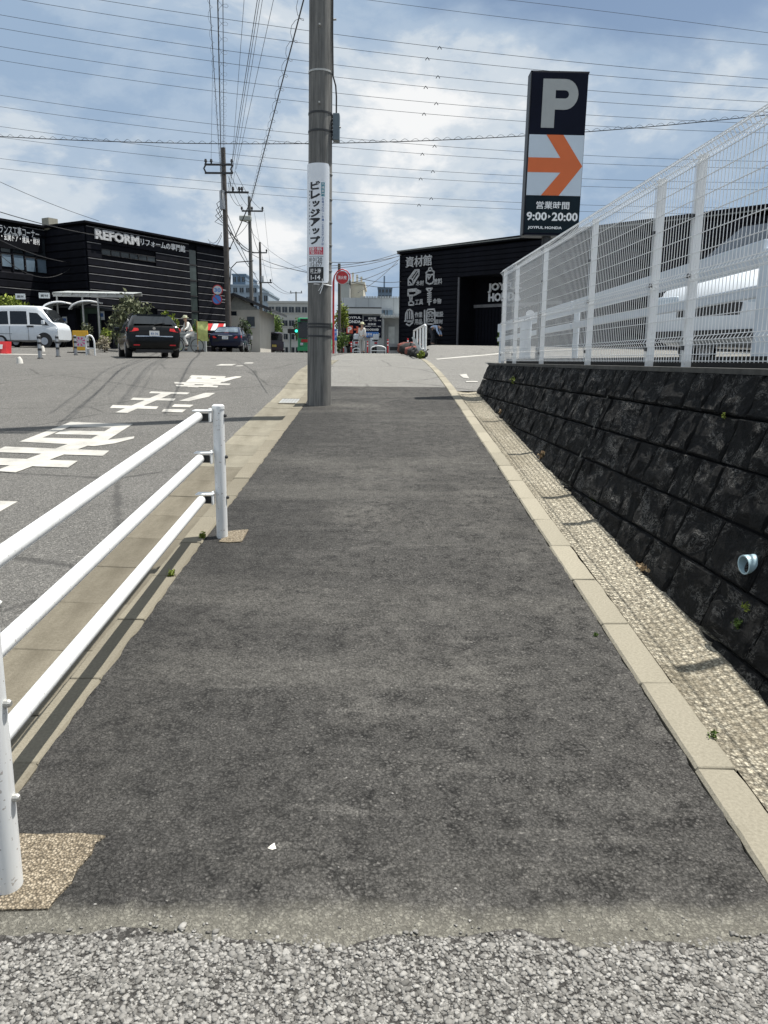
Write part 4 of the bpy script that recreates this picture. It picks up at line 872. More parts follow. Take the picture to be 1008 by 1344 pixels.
    t = MB(); ua, za = RF.hit(-20, 301, WY-.15); ub, zb = RF.hit(51.5, 308, WY-.15); zm = RF.hit(30, 304.5, WY-.15)[1]; put_text(t, 'エントランス工事コーナー', (ua+ub)/2, WY-.14, zm, bold=.03, width=ub-ua, height=.46)
    zm = RF.hit(30, 310.8, WY-.15)[1]; ub = RF.hit(52, 314, WY-.15)[0]; put_text(t, 'ウインド・玄関ドア・建具・建材', (ua+ub)/2, WY-.14, zm-.12, bold=.025, width=ub-ua, height=.40); t.build('lettering', M_LET, RB)
    vu, vz = RF.hit(70, 292, 3); MB().box(vu-.3, vu+.3, 3.0, 3.6, ZT-.1, RF.hit(70, 286.5, 3)[1]).build('roof_vent', mat('vent_concrete', (.30, .29, .24), .9), RB)
reform()
TXT_DONE = True
# ------------------------------------------------------------------ grey shop annexe and far buildings
def annexe():
    y0 = 62.0; zg = terr(-2, 60)
    p = lambda px, py: at(px, py, y0)
    x0, x1 = p(446, 400).x, p(530, 400).x; zt = p(450, 388).z
    o = thing('annexe_building', 'low grey metal clad shop annexe with black advert boards on its front', 'building', (x0, y0, zg)); L = lambda px, py: (p(px, py).x-x0, p(px, py).z-zg)
    W = x1-x0+1.0; zb = L(450, 411)[1]
    MB().box(0, L(504.5, 400)[0], 0, 8, 0, L(450, 411)[1]).build('wall', M_CORRD, o)
    MB().box(.1, W, 1.2, 9, L(450, 412)[1], L(450, 389)[1]).build('upper_wall', M_CORR, o); MB().box(L(501, 0)[0], W, 1.0, 9, 0, L(450, 412)[1]).build('side_wall', M_CORRD, o)
    n = 24
    rib = MB().box(0, .16, -.05, .04, 0, .12).mesh('roof_rib', M_CORR)
    for i in range(18): r = link('roof_rib', rib, o); r.location = (L(474, 0)[0]+i*.2*1.05, 1.18, L(450, 389)[1])
    for i in range(5): MB().box(.2+i*1.0, .23+i*1.0, 1.185, 1.2, L(450, 411)[1]+.1, L(450, 389)[1]).build('panel_joint', M_CORRD, o)
    MB().box(L(449, 0)[0], L(504, 0)[0], -.35, .05, L(450, 412)[1], L(450, 405)[1]).build('canopy_fascia', M_CORR, o); MB().box(L(452, 0)[0], L(504, 0)[0], -.1, .8, L(450, 405)[1]-.02, L(450, 404)[1]+.06).build('gutter', M_DARKST, o)
    f = MB().box(L(503, 0)[0], L(520, 0)[0], .95, 1.02, L(503, 413)[1], L(503, 406)[1]).build('window', M_WINB, o); MB().box(L(507, 0)[0], L(508.5, 0)[0], .9, .96, L(503, 413)[1], L(503, 406)[1]).box(L(511.5, 0)[0], L(512.5, 0)[0], .9, .96, L(503, 413)[1], L(503, 406)[1]).build('frame', M_TRIM, f)
    lt = MB()
    MB().box(L(502, 0)[0], W, -.1, 1.2, L(502, 417)[1], L(502, 415.5)[1]).build('lower_canopy', M_POLY, o)
    for i in range(9): r = link('roof_rib', rib, o); r.location = (L(502.5, 0)[0]+i*.2, -.12, L(502, 415.5)[1])
    MB().box(L(514, 0)[0], L(523, 0)[0], .9, .99, 0, L(514, 428)[1]).build('door', M_POLY, o)
    # boards
    def board(pxa, pya, pxb, pyb, lab):
        ua, za = L(pxa, pya); ub, zb = L(pxb, pyb); return MB().box(ua, ub, -.09, -.01, zb, za).build('advert_board', M_NAVY, o), (ua, za, ub, zb)
    b1, _ = board(452.5, 413, 475.5, 442.3, ''); b2, _ = board(477.5, 415, 500.8, 443.4, '')
    t = MB(); T = lambda body, xa, ya, xb, yb, bold=.03: put_text(t, body, (L(xa, ya)[0]+L(xb, yb)[0])/2, -.10, (L(xa, ya)[1]+L(xb, yb)[1])/2, bold=bold, width=L(xb, yb)[0]-L(xa, ya)[0], height=L(xa, ya)[1]-L(xb, yb)[1])
    T('JOYFUL', 453.8, 415.2, 474.2, 419.4); T('HONDA', 453.8, 420.2, 473.6, 424.3); T('資材館・工具', 455, 440, 470, 441.6, .01); t.build('lettering', M_LET, b1)
    pb = MB().box(L(454.5, 0)[0], L(463.7, 0)[0], -.098, -.091, L(454, 437.5)[1], L(454, 427.5)[1]).build('parking_tile', mat('tile_red', (.60, .10, .05), .4), b1)
    t = MB(); T('P', 456.5, 428.7, 462, 436.5, .05); t.build('lettering', M_LET, b1)
    ar = MB(); A = lambda px, py: Vector((L(px, py)[0], -.1, L(px, py)[1])); ar.prism([A(464.5, 431.3), A(468.5, 431.3), A(467, 428.3), A(469.8, 428.3), A(473, 432.5), A(469.8, 437.2), A(467, 437.2), A(468.5, 433.6), A(464.5, 433.6)], (0, .01, 0)); ar.build('arrow', MATS['tile_red'], b1)
    t = MB(); T('資材館', 483, 416.4, 493.7, 419.6); T('木材・塗料・工具・金物', 478.6, 419.9, 500, 421.6, .015); T('園芸館', 483, 424.2, 493.5, 427); T('園芸資材・ペット用品', 478.6, 427.6, 500, 429.2, .015); T('GOODSⓊ', 478.6, 431, 497, 434.2, .03); t.build('lettering', M_LET, b2)
    MB().box(L(478.2, 0)[0], L(500.3, 0)[0], -.098, -.091, L(478, 442.7)[1], L(478, 435.6)[1]).build('blue_panel', M_BLUE, b2); t = MB(); T('駐車場 → 入口', 479.5, 437, 498.5, 440.5, .02); t.build('lettering', M_LET, b2)
annexe()
def block(name, px0, px1, py, D, m, label, depth=10, rows=0, cols=0, wm=M_WIN, roof=None, zg=1.9, wf=(.2, .8, .25, .8), cat='building', rot=0.0):
    a, b = at(px0, py, D), at(px1, py, D); w = b.x-a.x; h = a.z-zg
    o = thing(name, label, cat, (a.x, D, zg), rot)
    MB().box(0, w, 0, depth, -1, h).build('wall', m, o)
    MB().box(-.15, w+.15, -.15, depth+.15, h, h+.25).build('roof', roof or m, o)
    if rows:
        cw, ch = w/cols, h/rows
        me = MB().box(cw*wf[0], cw*wf[1], -.06, .05, ch*wf[2], ch*wf[3]).mesh('window', wm); sl = MB().box(cw*wf[0]-.05, cw*wf[1]+.05, -.14, .02, ch*wf[2]-.10, ch*wf[2]-.005).mesh('sill', m); mu = MB().box(cw*.49, cw*.51, -.09, -.05, ch*wf[2], ch*wf[3]).mesh('frame', M_CORR)
        for r in range(rows):
            for c in range(cols):
                q = link('window', me, o); q.location = (c*cw, 0, r*ch); link('sill', sl, q); link('frame', mu, q)
    return o, w, h
block('apartment_block', 352, 404, 397.5, 105, M_APT, 'pale grey four storey concrete block down the road', 14, 4, 6, wf=(.12, .88, .3, .72))
block('office_building', 296, 338, 375, 150, M_FAR, 'blue-grey office building beyond the tiled house, lower part', 20, 8, 5)
block('office_tower', 305, 322, 361, 158, M_FARD, 'dark blue rooftop tower of a far office block', 14, 9, 3)
block('office_building', 338, 352, 385, 140, M_FAR, 'narrow blue-grey building right of the wooden pole', 14, 6, 2)
block('white_block_building', 446.5, 459, 371.5, 82, M_APT, 'small grey block building behind the fire hydrant sign', 8)
bo, bw, bh = block('cream_building', 458, 477, 373, 84, M_BEIGE, 'cream plastered building rising behind the grey annexe', 9)
for i in range(3): MB().box(.3+i*.45, .5+i*.45, .2, .5, bh+.2, bh+1.2-.2*i).build('roof_pipe', M_BEIGE, bo)
fo, fw, fh = block('far_tower', 496, 514.5, 378, 260, M_FARD, 'far blue-grey apartment tower above the annexe roof', 20, 12, 4); MB().tube([(fw*.45, 2, fh), (fw*.45, 2, fh+4)], .25, 6).build('mast', M_FARD, fo)
def house():
    D = 56.0; a = at(297, 445, D); o = thing('tiled_house', 'plastered house with dark tiled roof behind the utility poles', 'house', (a.x, D, 1.95)); L = lambda px, py: (at(px, py, D).x-a.x, at(px, py, D).z-1.95)
    w = L(330, 0)[0]; MB().box(0, w, .5, 8, -.5, L(300, 405)[1]).build('wall', M_PLASTER, o)
    h0, h1 = L(300, 404)[1], L(300, 384)[1]
    r = MB(); r.prism([(-.6, 0, h0+.55*(h1-h0)), (w*.25, 0, h1), (w+.9, 0, h0), (w+.9, 0, h0-.18), (w*.25, 0, h1-.2), (-.6, 0, h0+.55*(h1-h0)-.18)], (0, 9, 0)); r.build('roof', M_TILE, o)
    MB().prism([(0, .49, h0-.1), (w, .49, h0-.1), (w*.25, .49, h1-.2)], (0, .1, 0)).build('gable', mat('weathered_boards', (.30, .31, .29), .8), o)
    MB().box(.1, w*.38, .2, .5, L(300, 428)[1], L(300, 414)[1]).build('balcony', M_PLASTER, o); f = MB().box(.15, w*.3, .44, .49, L(300, 414)[1], L(300, 408)[1]).build('window', M_WIN, o); MB().box(.1, w*.33, .40, .46, L(300, 414)[1]-.08, L(300, 414)[1]).build('sill', M_CORR, f)
    f = MB().box(w*.62, w*.85, .44, .49, L(300, 428)[1], L(300, 415)[1]).build('window', M_WIN, o); MB().box(w*.6, w*.87, .40, .46, L(300, 428)[1]-.08, L(300, 428)[1]).build('sill', M_CORR, f)
house()
# far tree belt and filler roofs closing the horizon
def tree(px, py_top, py_base, D, wpx, m, label, n=900, leaf=None, name='tree', zg=None, trunk=True, group=None):
    base = at(px, py_base, D); top = at(px, py_top, D); zg = terr(base.x, D) if zg is None else zg
    o = thing(name, label, 'tree' if name == 'tree' else 'shrub', (base.x, D, zg), 0, group); h = top.z-zg; w = wpx/F*D/2
    mb = MB(); k = 5
    th = .38 if name == 'tree' else .05
    for i in range(k):
        a = 6.28*i/k+random.random(); rr = w*.45; c = (rr*math.cos(a), rr*math.sin(a)*.8, h*(th+(1-th)*(.28+.44*random.random())))
        mb.leaves(c, (w*.55, w*.5, (1-th)*h*.33), n//(k+1), leaf or .09*w, .45)
    mb.leaves((0, 0, h*(1-(1-th)*.28)), (w*.5, w*.5, (1-th)*h*.28), n//(k+1), leaf or .09*w, .45)
    mb.build('crown', m, o)
    t = MB(); t.tube([(0, 0, -.2), (.03*h, 0, h*.35), (0, .02*h, h*.8)], [.045*h**.7+.01, .03*h**.7, .008*h], 7)
    for i in range(4):
        a = 6.28*i/4+.4; t.tube([(.02*h, 0, h*.3), (w*.5*math.cos(a), w*.5*math.sin(a), h*.65)], [.018*h**.7, .006], 5)
    t.build('trunk', M_BARK, o, smooth=True); return o
tree(172, 386, 455, 37, 60, M_LF1, 'olive-grey bushy shrub behind the black estate car', 1800, .10, 'shrub')
tree(222, 409, 452, 40, 34, M_LF2, 'yellow-green shrub right of the black estate car', 1100, .08, 'shrub')
tree(260, 421, 455, 45, 30, M_LF4, 'mixed green shrub behind the cyclist', 900, .08, 'shrub')
tree(322, 419, 460, 53, 20, M_LF3, 'dark clipped bush beside the tiled house', 900, .08, 'shrub')
tree(333, 440, 463, 60, 22, M_LF3, 'low dark bush at the foot of the street lamp pole', 600, .08, 'shrub')
tree(358, 411, 462, 78, 34, M_LF4, 'bright green leafy tree beyond the purple van', 2200, .12)
tree(393, 418, 450, 88, 14, M_LF4, 'slim green tree half hidden behind the green bus', 700, .12)
tree(449, 398, 462, 50, 20, M_LF2, 'pale yellow-green tree behind the dark post', 900, .09)
tree(449, 437, 466, 41, 26, M_LF4, 'potted green plant at the foot of the dark post', 600, .07, 'shrub')
tree(15, 388, 410, 40, 60, M_LF2, 'yellow-green hedge tree showing above the white van', 1200, .10)
tree(140, 430, 458, 36, 16, M_LF2, 'small yellow flowering plant left of the black estate car', 500, .06, 'shrub')
tree(137, 440, 460, 35, 20, mat('leaf_pale', (.30, .27, .20), .8, var=.4, scale=9), 'pale dried flower pots beside the green shed', 500, .06, 'shrub')
tree(115, 425, 447, 37.5, 16, M_LF1, 'potted plant by the green shed wall', 400, .06, 'shrub')
tree(656, 431, 462, 30, 8, M_LF4, 'slender weed shrub at the far fence end', 220, .05, 'shrub')
# ------------------------------------------------------------------ poles, lines
def util_pole(px, py_top, D, r, m, label, zg=None, arms=(), transformer=None, lamp=None, name='utility_pole', band=None):
    t = at(px, py_top, D); zg = terr(t.x, D) if zg is None else zg; h = t.z-zg
    o = thing(name, label, 'utility pole', (t.x, D, zg), 0, 'utility poles along the road')
    MB().tube([(0, 0, -.3), (0, 0, h*.5), (0, 0, h)], [r, r*.85, r*.65], 14).build('shaft', m, o, smooth=True)
    Lz = lambda py: at(px, py, D).z-zg; Lx = lambda q: at(q, 400, D).x-t.x
    for xa, xb, py, ins in arms:
        z = Lz(py); MB().box(Lx(xa), Lx(xb), -.2, -.1, z-.05, z+.05).build('crossarm', M_DARKST, o)
        for q in ins: MB().tube([(Lx(q), -.15, z+.05), (Lx(q), -.15, z+.12), (Lx(q), -.15, z+.16), (Lx(q), -.15, z+.30)], [.05, .05, .09, .06], 8).build('insulator', M_DARKST, o)
    if transformer:
        xa, xb, pa, pb = transformer; MB().tube([((Lx(xa)+Lx(xb))/2, -.25, Lz(pb)), ((Lx(xa)+Lx(xb))/2, -.25, Lz(pa)-.05), ((Lx(xa)+Lx(xb))/2, -.25, Lz(pa))], [(Lx(xb)-Lx(xa))/2]*2+[(Lx(xb)-Lx(xa))/2.6], 14).build('transformer', M_STEEL, o, smooth=True)
    if lamp:
        xa, xb, pa, pb = lamp; hd = MB().bbox(Lx(xa), Lx(xb), -.55, -.1, Lz(pb), Lz(pa), .06).build('lamp_head', mat('lamp_head_grey', (.40, .42, .38), .5), o); MB().tube([(0, 0, Lz(pb)-.1), (Lx(xa)+.2, -.3, Lz(pb)+.02)], .035, 6).build('lamp_arm', M_STEEL, o)
    if band: MB().tube([(0, 0, Lz(band[1])), (0, 0, Lz(band[0]))], [r*.99, r*.95], 14).build('sleeve', mat('pole_sleeve', (.45, .46, .44), .6), o, smooth=True)
    return o, Lx, Lz
o, Lx, Lz = util_pole(293, 194, 48, .19, M_DPOLE, 'dark utility pole with transformer beside the black building', arms=[(275.5, 311, 217, (277, 284, 310)), (275.5, 311, 228, ()), (296, 330.5, 253, (310.5, 318.5, 322))], transformer=(293.5, 300.5, 251, 276))
for q, py in ((277, 222), (311, 223)): MB().tube([(Lx(q), -.15, Lz(217)), (Lx(q)-.12, -.15, Lz(py)), (Lx(q), -.15, Lz(228))], .05, 6).build('strain_insulator', M_DARKST, o)
lp = MB(); 
for k in range(4): lp.tube([(-.15, -.1, Lz(262+k*7)), (-.45-.05*k, -.15, Lz(268+k*8)), (-.15, -.1, Lz(287+k*3))], .022, 5)
lp.build('cable_loop', M_WIRE, o)
MB().tube([(.15, 0, Lz(377)), (.25, 0, Lz(352)), (.6, 0, Lz(344)), (1.6, 0, Lz(342))], .03, 6).build('side_arm', M_WIRE, o)
o, Lx, Lz = util_pole(327, 258, 60, .17, M_POLE, 'pale concrete pole with street lamp and crossarm', arms=[(321, 348, 277.5, (321, 334, 347.5))], lamp=(318.5, 333.5, 284.5, 291), band=(420, 461))
o, Lx, Lz = util_pole(341, 318, 74, .15, M_DPOLE, 'rusty brown thin pole between the lamp pole and the green tree', arms=[(332, 352, 332, (332, 351.5)), (341, 358, 371, (346, 356))], transformer=(343.5, 347.5, 362, 371), band=(430, 463))
o, Lx, Lz = util_pole(388.5, 383, 118, .16, M_POLE, 'far slim pole with short crossarm near the green bus', arms=[(381, 397, 384.5, (382, 396))])
# wires: every conductor or cable a thing of its own
NW = [0]
def wire(pts, r, m, label, group, n=5):
    mb = MB(); mb.tube(pts, r, n); o = mb.build('overhead_cable', m, smooth=True); tag(o, label, 'cable', group); return o
HV = [(-80, 0, 45-45, 59-0), ]
hv = [(-22, 45, 104), (-5, 62, 115.5), (19.4, 85, 134), (37, 101, 147), (61, 122, 162.5), (79, 138, 174.5), (125, 180, 212), (140, 192.5, 221), (166, 215, 240), (180, 226.5, 249), (208, 252, 273), (221, 262, 281), (-75, -6, 59), (-60, -24, 43)]
ORD = ['topmost', 'second', 'third', 'fourth', 'fifth', 'sixth', 'seventh', 'eighth', 'ninth', 'tenth', 'eleventh', 'twelfth', 'thirteenth', 'lowest']; RANK = [sorted(range(14), key=lambda k: hv[k][1]).index(i) for i in range(14)]
for i, (a, b, c) in enumerate(hv):
    A = np.polyfit([0, 440, 1008], [a, b, c], 2); D = 92+1.5*i
    wire([at(x, np.polyval(A, x), D) for x in np.linspace(-260, 1270, 40)], .025, M_HV, 'thin grey high voltage conductor crossing the sky, %s from the top' % ORD[RANK[i]], 'high voltage conductors across the sky', 4)
    if i < 12:
        q = (577, 561)[i % 2]-2.2*(i//2); p = at(q, np.polyval(A, q), D); sp = MB().tube([(-.22, 0, -.2), (0, 0, .1), (.22, 0, -.2)], .05, 5).build('line_damper', M_DARKST); sp.location = p; tag(sp, 'tiny dark damper hanging on the high voltage conductor %s from the top' % ORD[RANK[i]], 'damper', 'line dampers')
def twisted(ctrl, D, r, pitch, label):
    A = np.polyfit([c[0] for c in ctrl], [c[1] for c in ctrl], 2); xs = np.linspace(-200, 1200, 700); k = MB()
    base = [at(x, np.polyval(A, x), D) for x in xs]; k.tube(base[::20], .016, 5)
    k.tube([p+Vector((0,   .05*math.cos(i*.9), .045+.05*math.sin(i*.9))) for i, p in enumerate(base)], .007, 4)
    tag(k.build('overhead_cable', M_WIRE, smooth=True), label, 'cable')
twisted([(0, 179), (405, 189), (700, 177), (1008, 151)], 32, .02, 8, 'spiral wrapped communication cable sagging across behind the parking sign')
def line2(pxa, pya, Da, pxb, pyb, Db, r, label, spiral=None, m=M_WIRE, sag=0.0, group='cables running up from the dark pole'):
    a, b = at(pxa, pya, Da), at(pxb, pyb, Db); n = 24; pts = [a.lerp(b, t)-Vector((0, 0, sag*4*t*(1-t))) for t in np.linspace(0, 1, n)]
    mb = MB(); mb.tube(pts, [r*(1-.5*i/(n-1)) for i in range(n)] if Da > 1.6*Db else r, 6)
    if spiral:
        L = (b-a).length; k = int(L/.16); d = (b-a).normalized(); u = d.cross(Vector((0, 0, 1))).normalized(); v = u.cross(d)
        mb.tube([a.lerp(b, i/k)-Vector((0, 0, sag*4*(i/k)*(1-i/k)))+(u*math.cos(i*.8)+v*math.sin(i*.8))*spiral for i in range(k+1)], r*.2, 3)
    tag(mb.build('overhead_cable', m, smooth=True), label, 'cable', group)
Dp = 47.9
line2(290, 232, Dp, 269, -90, 12, .014, 'dark cable from the left crossarm up out of the frame, leftmost of the bundle', .045)
line2(291, 262, Dp, 284, -90, 11, .021, 'thickest dark cable of the bundle at the dark pole top')
line2(294, 215, Dp, 292, -90, 11, .014, 'spiral wrapped cable rising straight above the dark pole', .09)
line2(277, 213, Dp, 279.5, 60, 28, .009, 'hair-thin wire at the left crossarm tip of the dark pole')
line2(302, 252, Dp, 324, -50, 14, .009, 'hair-thin wire between the two cable bundles', m=M_HV)
line2(299, 250, Dp, 347, -60, 13, .013, 'left cable of the grey triple bundle', m=M_HV)
line2(301, 250, Dp, 350, -60, 13, .011, 'middle cable of the grey triple bundle', m=M_HV)
line2(304, 252, Dp, 354, -60, 13, .009, 'right cable of the grey triple bundle', m=M_HV)
line2(310, 222, Dp, 371, -55, 14, .010, 'thin wire right of the triple bundle', m=M_HV)
line2(300, 330, 57, 330, 262, 45, .03, 'cable below the lamp pole joining the spiral wrapped line'); line2(330, 262, 45, 405, -25, 12, .022, 'heavy spiral wrapped cable climbing to the concrete pole top', .085)
for i, (xa, ya, Da, xb, yb, Db, r) in enumerate([(296, 300, 48, 405, 358, 14, .012), (294, 270, 48, 341, 371, 74, .02), (297, 290, 48, 326, 330, 60, .03), (299, 230, 48, 322, 277, 60, .012), (303, 230, 48, 334, 277, 60, .012), (309, 225, 48, 347, 277, 60, .012), (298, 300, 48, 341, 332, 74, .03), (295, 312, 48, 327, 290, 60, .02), (297, 296, 48, 336, 360, 74, .025), (300, 250, 48, 318, 268, 60, .015), (334, 279, 60, 352, 372, 74, .01), (347, 279, 60, 358, 370, 74, .01), (296, 345, 48, 341, 372, 74, .02), (328, 290, 60, 341, 332, 74, .02), (341, 345, 74, 410, 345, 40, .015), (327, 300, 60, 410, 359, 30, .012), (291, 305, 48, 273, 314, 52, .015), (291, 309, 48, 275, 318, 52, .015), (358, 371, 74, 388, 384, 118, .02), (352, 372, 74, 383, 385, 118, .02)]):
    line2(xa, ya, Da, xb, yb, Db, r, ('service cable from the dark pole shaft across to the concrete pole', 'service cable from the transformer to the rusty pole hanger', 'service cable from the dark pole to the lamp pole below the lamp', 'jumper wire to the left end of the lamp pole crossarm', 'jumper wire to the middle of the lamp pole crossarm', 'jumper wire to the right end of the lamp pole crossarm', 'service cable from the dark pole to the rusty pole crossarm', 'service cable from the dark pole to the lamp head height', 'heavy service cable sagging low to the rusty pole', 'short jumper wire off the middle crossarm of the dark pole', 'wire dropping from the lamp pole crossarm middle to the rusty pole', 'wire dropping from the lamp pole crossarm right end', 'lowest service cable from the dark pole to the rusty pole', 'service cable between lamp pole and rusty pole crossarm', 'service cable from the rusty pole to the concrete pole advert', 'service cable from the lamp pole sloping to the concrete pole advert foot', 'upper wire from the dark pole back to the black building roof', 'lower wire from the dark pole back to the black building roof', 'service cable from the rusty pole to the far slim pole crossarm right side', 'service cable from the rusty pole to the far slim pole crossarm left side')[i], sag=.4, group='service cables between the street poles')
for i, (xa, ya, xb, yb) in enumerate([(432, 352, 526, 335), (432, 349, 524, 332), (445, 361, 523, 341), (470, 384, 524, 340), (456, 372, 522, 346), (432, 344, 524, 336), (468, 364, 530, 369), (462, 370, 530, 376)]):
    line2(xa, ya, 40, xb, yb, 47.5, .014, 'thin store corner cable, ' + ('second highest at the concrete pole', 'just under the second highest at the concrete pole', 'starting behind the fire hydrant sign', 'rising steeply from the annexe roof right side', 'rising steeply from the annexe roof middle', 'highest at the concrete pole', 'running level above the annexe to the store edge', 'lowest, running level just over the annexe roof')[i], sag=.15, group='service cables at the store corner')
line2(-10, 234, 40, 130, 290, 43, .012, 'thin cable sloping down over the roof of the left wing', sag=.1); line2(-10, 275, 38, 128, 309, 43.5, .02, 'grey cable dipping in front of the rooftop lettering', sag=.1); line2(-10, 310, 36, 95, 345, 45, .02, 'upper slack cable in front of the left wing windows', sag=.2); line2(-10, 325, 36, 95, 350, 45, .015, 'lower slack cable in front of the left wing windows', sag=.9)
for i, (xa, xb) in enumerate([(0, 0)]): pass
# ------------------------------------------------------------------ signs and street furniture
def round_sign(px, py, rpx, D, face, ring, label, textbody=None, tm=None, slash=False, parent=None):
    p = at(px, py, D); r = rpx/F*D; o = thing('road_sign', label, 'sign', p)
    MB().disc((0, .02, 0), r, (0, 1, 0), 24, .03).build('rim', ring, o); MB().disc((0, 0, 0), r*.82, (0, 1, 0), 24, .03).build('face', face, o)
    t = MB()
    if slash: t.prism([(-r*.62, -.018, r*.5), (-r*.5, -.018, r*.62), (r*.62, -.018, -r*.5), (r*.5, -.018, -r*.62)], (0, .006, 0)); t.build('slash', ring, o)
    elif textbody: put_text(t, textbody, 0, -.018, 0, bold=.03, width=r*1.25, height=r*(.75 if len(textbody) < 3 else .5)); t.build('lettering', tm, o)
    MB().box(-.03, r*1.6, .03, .06, -.03, .03).build('bracket', M_GALV, o)
    return o
round_sign(285.5, 380.8, 6.6, 47.6, M_CORR, M_RED, 'upper round sign with blue number and red rim on the dark pole', '30', M_BLUE)
round_sign(284.8, 393, 6.4, 47.6, M_BLUE, M_RED, 'lower round blue no-parking sign with red rim on the dark pole', slash=True)
def hydrant_sign():
    D = 38.0; b = at(437.5, 465, D); o = thing('hydrant_sign', 'round red fire hydrant sign hung from a bent red post', 'sign', (b.x, D, terr(b.x, D))); zg = terr(b.x, D)
    L = lambda px, py: Vector((at(px, py, D).x-b.x, 0, at(px, py, D).z-zg))
    pts = [Vector((0, 0, -.2)), L(437.5, 400), L(437.7, 370), L(439, 362), L(443, 356), L(449, 353.3), L(455, 355.5), L(459, 360.5), L(459.5, 366)]
    MB().tube(pts, [.05]*3+[.03]*6, 10).build('post', M_RED, o, smooth=True)
    c = L(449.2, 364.3); r = 8.3/F*D; MB().disc(c+Vector((0, .015, 0)), r, (0, 1, 0), 28, .03).build('rim', M_CORR, o); MB().disc(c, r*.93, (0, 1, 0), 28, .03).build('face', M_RED, o)
    t = MB(); V_, F_ = text('消火栓', bold=.03, width=r*1.35, height=r*.55); t.add([(a+c.x, -.019, z+c.z) for a, _, z in V_], F_); t.build('lettering', M_LET, o)
    MB().box(L(458.5, 0).x, L(460, 0).x, -.04, .04, L(0, 370).z, L(0, 362).z).build('hanger', M_DARKST, o)
hydrant_sign()
def post_thing(name, label, cat, px, py0, py1, D, r, m, group=None):
    b = at(px, py1, D); zg = terr(b.x, D); t = at(px, py0, D); o = thing(name, label, cat, (b.x, D, zg), 0, group); MB().tube([(0, 0, -.2), (0, 0, t.z-zg)], [r, r*.9], 10).build('shaft', m, o, smooth=True); return o, t.z-zg
dp, dh = post_thing('dark_post', 'tall dark weathered post behind the fire hydrant sign', 'post', 445.5, 346, 465, 43, .085, M_DPOLE)
bs = at(440.5, 436, 40); o = thing('street_sign', 'narrow blue vertical street sign on a white post', 'sign', (bs.x, 40, terr(bs.x, 40))); L = lambda px, py: (at(px, py, 40).x-bs.x, at(px, py, 40).z-terr(bs.x, 40))
MB().box(-.06, .06, -.02, .02, L(0, 443)[1], L(0, 428)[1]).build('plate', M_BLUE, o); t = MB()
for i, ch in enumerate('村上'): put_text(t, ch, 0, -.024, L(0, 432+5*i)[1], bold=.02, width=.1, height=.12)
t.build('lettering', M_LET, o); MB().tube([(0, 0, -.1), (0, 0, L(0, 443)[1])], .05, 10).build('post', M_CORR, o)
# red lane posts
def red_post(px, py0, D, label):
    b = at(px, 466, D); zg = terr(b.x, D); h = at(px, py0, D).z-zg; o = thing('lane_post', label, 'bollard', (b.x, D, zg), 0, 'red lane posts before the annexe')
    MB().tube([(0, 0, .03), (0, 0, h-.04), (0, 0, h)], [.04, .04, .025], 12).build('shaft', M_RED, o, smooth=True); MB().tube([(0, 0, 0), (0, 0, .04)], [.10, .085], 12).build('base', M_TRIM, o)
    for k in (.55, .78): MB().tube([(0, 0, h*k), (0, 0, h*k+.06)], .042, 12).build('reflector', M_LET, o)
for q in [(445.5, 450, 47, 'leftmost red lane post in front of the grey annexe'), (451, 451, 48, 'second red lane post from the left, close to the leftmost'), (461, 448.5, 45, 'red lane post left of the standing person'), (482.3, 447.5, 46, 'red lane post just right of the standing person'), (508.8, 445, 44, 'red lane post alone before the annexe door'), (535, 444, 40, 'red lane post at the far end of the white handrail')]: red_post(*q)
def bollard(px, py0, py1, D, label):
    b = ghit(px, py1, road_z); D = b.y; zg = b.z
    h = at(px, py0, D).z-zg; o = thing('bollard', label, 'bollard', (b.x, D, zg), 0, 'grey bollards at the car park mouth')
    MB().tube([(0, 0, -.05), (0, 0, h-.02), (0, 0, h)], [.06, .055, .045], 14).build('shaft', M_STEEL, o, smooth=True)
    for k in (.35, .62, .85): MB().tube([(0, 0, h*k), (0, 0, h*k+.07)], .061, 14).build('reflector', M_DARKST, o)
    MB().tube([(0, 0, -.02), (0, 0, .04)], [.11, .08], 12).build('base', M_TRIM, o)
for q in [(53, 440, 471, 25.5, 'leftmost dark bollard in front of the white van'), (76.3, 440, 468.5, 27, 'dark bollard at the nose of the white van'), (99.7, 440, 466.5, 28.2, 'dark bollard just left of the yellow sign'), (115.5, 440, 465.5, 29.5, 'dark bollard just right of the yellow sign')]: bollard(*q)
def yellow_sign():
    b = ghit(107, 463.5, road_z); D = b.y; zg = b.z; o = thing('stand_sign', 'yellow stand sign with magenta rays between two bollards', 'sign', (b.x, D, zg), .1); L = lambda py: at(107, py, D).z-zg
    w = 19/F*D/2; MB().bbox(-w, w, -.03, .03, L(460), L(434), .01).build('panel', M_YEL, o); MB().box(-w*.86, w*.78, -.04, -.031, L(455), L(441.5)).build('poster', M_CORR, o)
    m = MB(); c = (-.02, (L(455)+L(441.5))/2)
    for k in range(8):
        a = k*math.pi/4+.3; r1, r2 = .06, .22; m.prism([(c[0]+r1*math.cos(a), -.044, c[1]+r1*.8*math.sin(a)), (c[0]+r2*math.cos(a-.22), -.044, c[1]+r2*.85*math.sin(a-.22)), (c[0]+r2*math.cos(a+.22), -.044, c[1]+r2*.85*math.sin(a+.22))], (0, .003, 0))
    m.build('print', M_MAG, o); MB().box(-w*1.7, w*.9, -.2, .2, .0, .05).build('foot', M_TRIM, o)
    MB().tube([(-w, 0, 0), (-w, 0, L(440))], .02, 8).build('leg', M_STEEL, o); MB().tube([(w, 0, 0), (w, 0, L(440))], .02, 8).build('leg', M_STEEL, o)
yellow_sign()
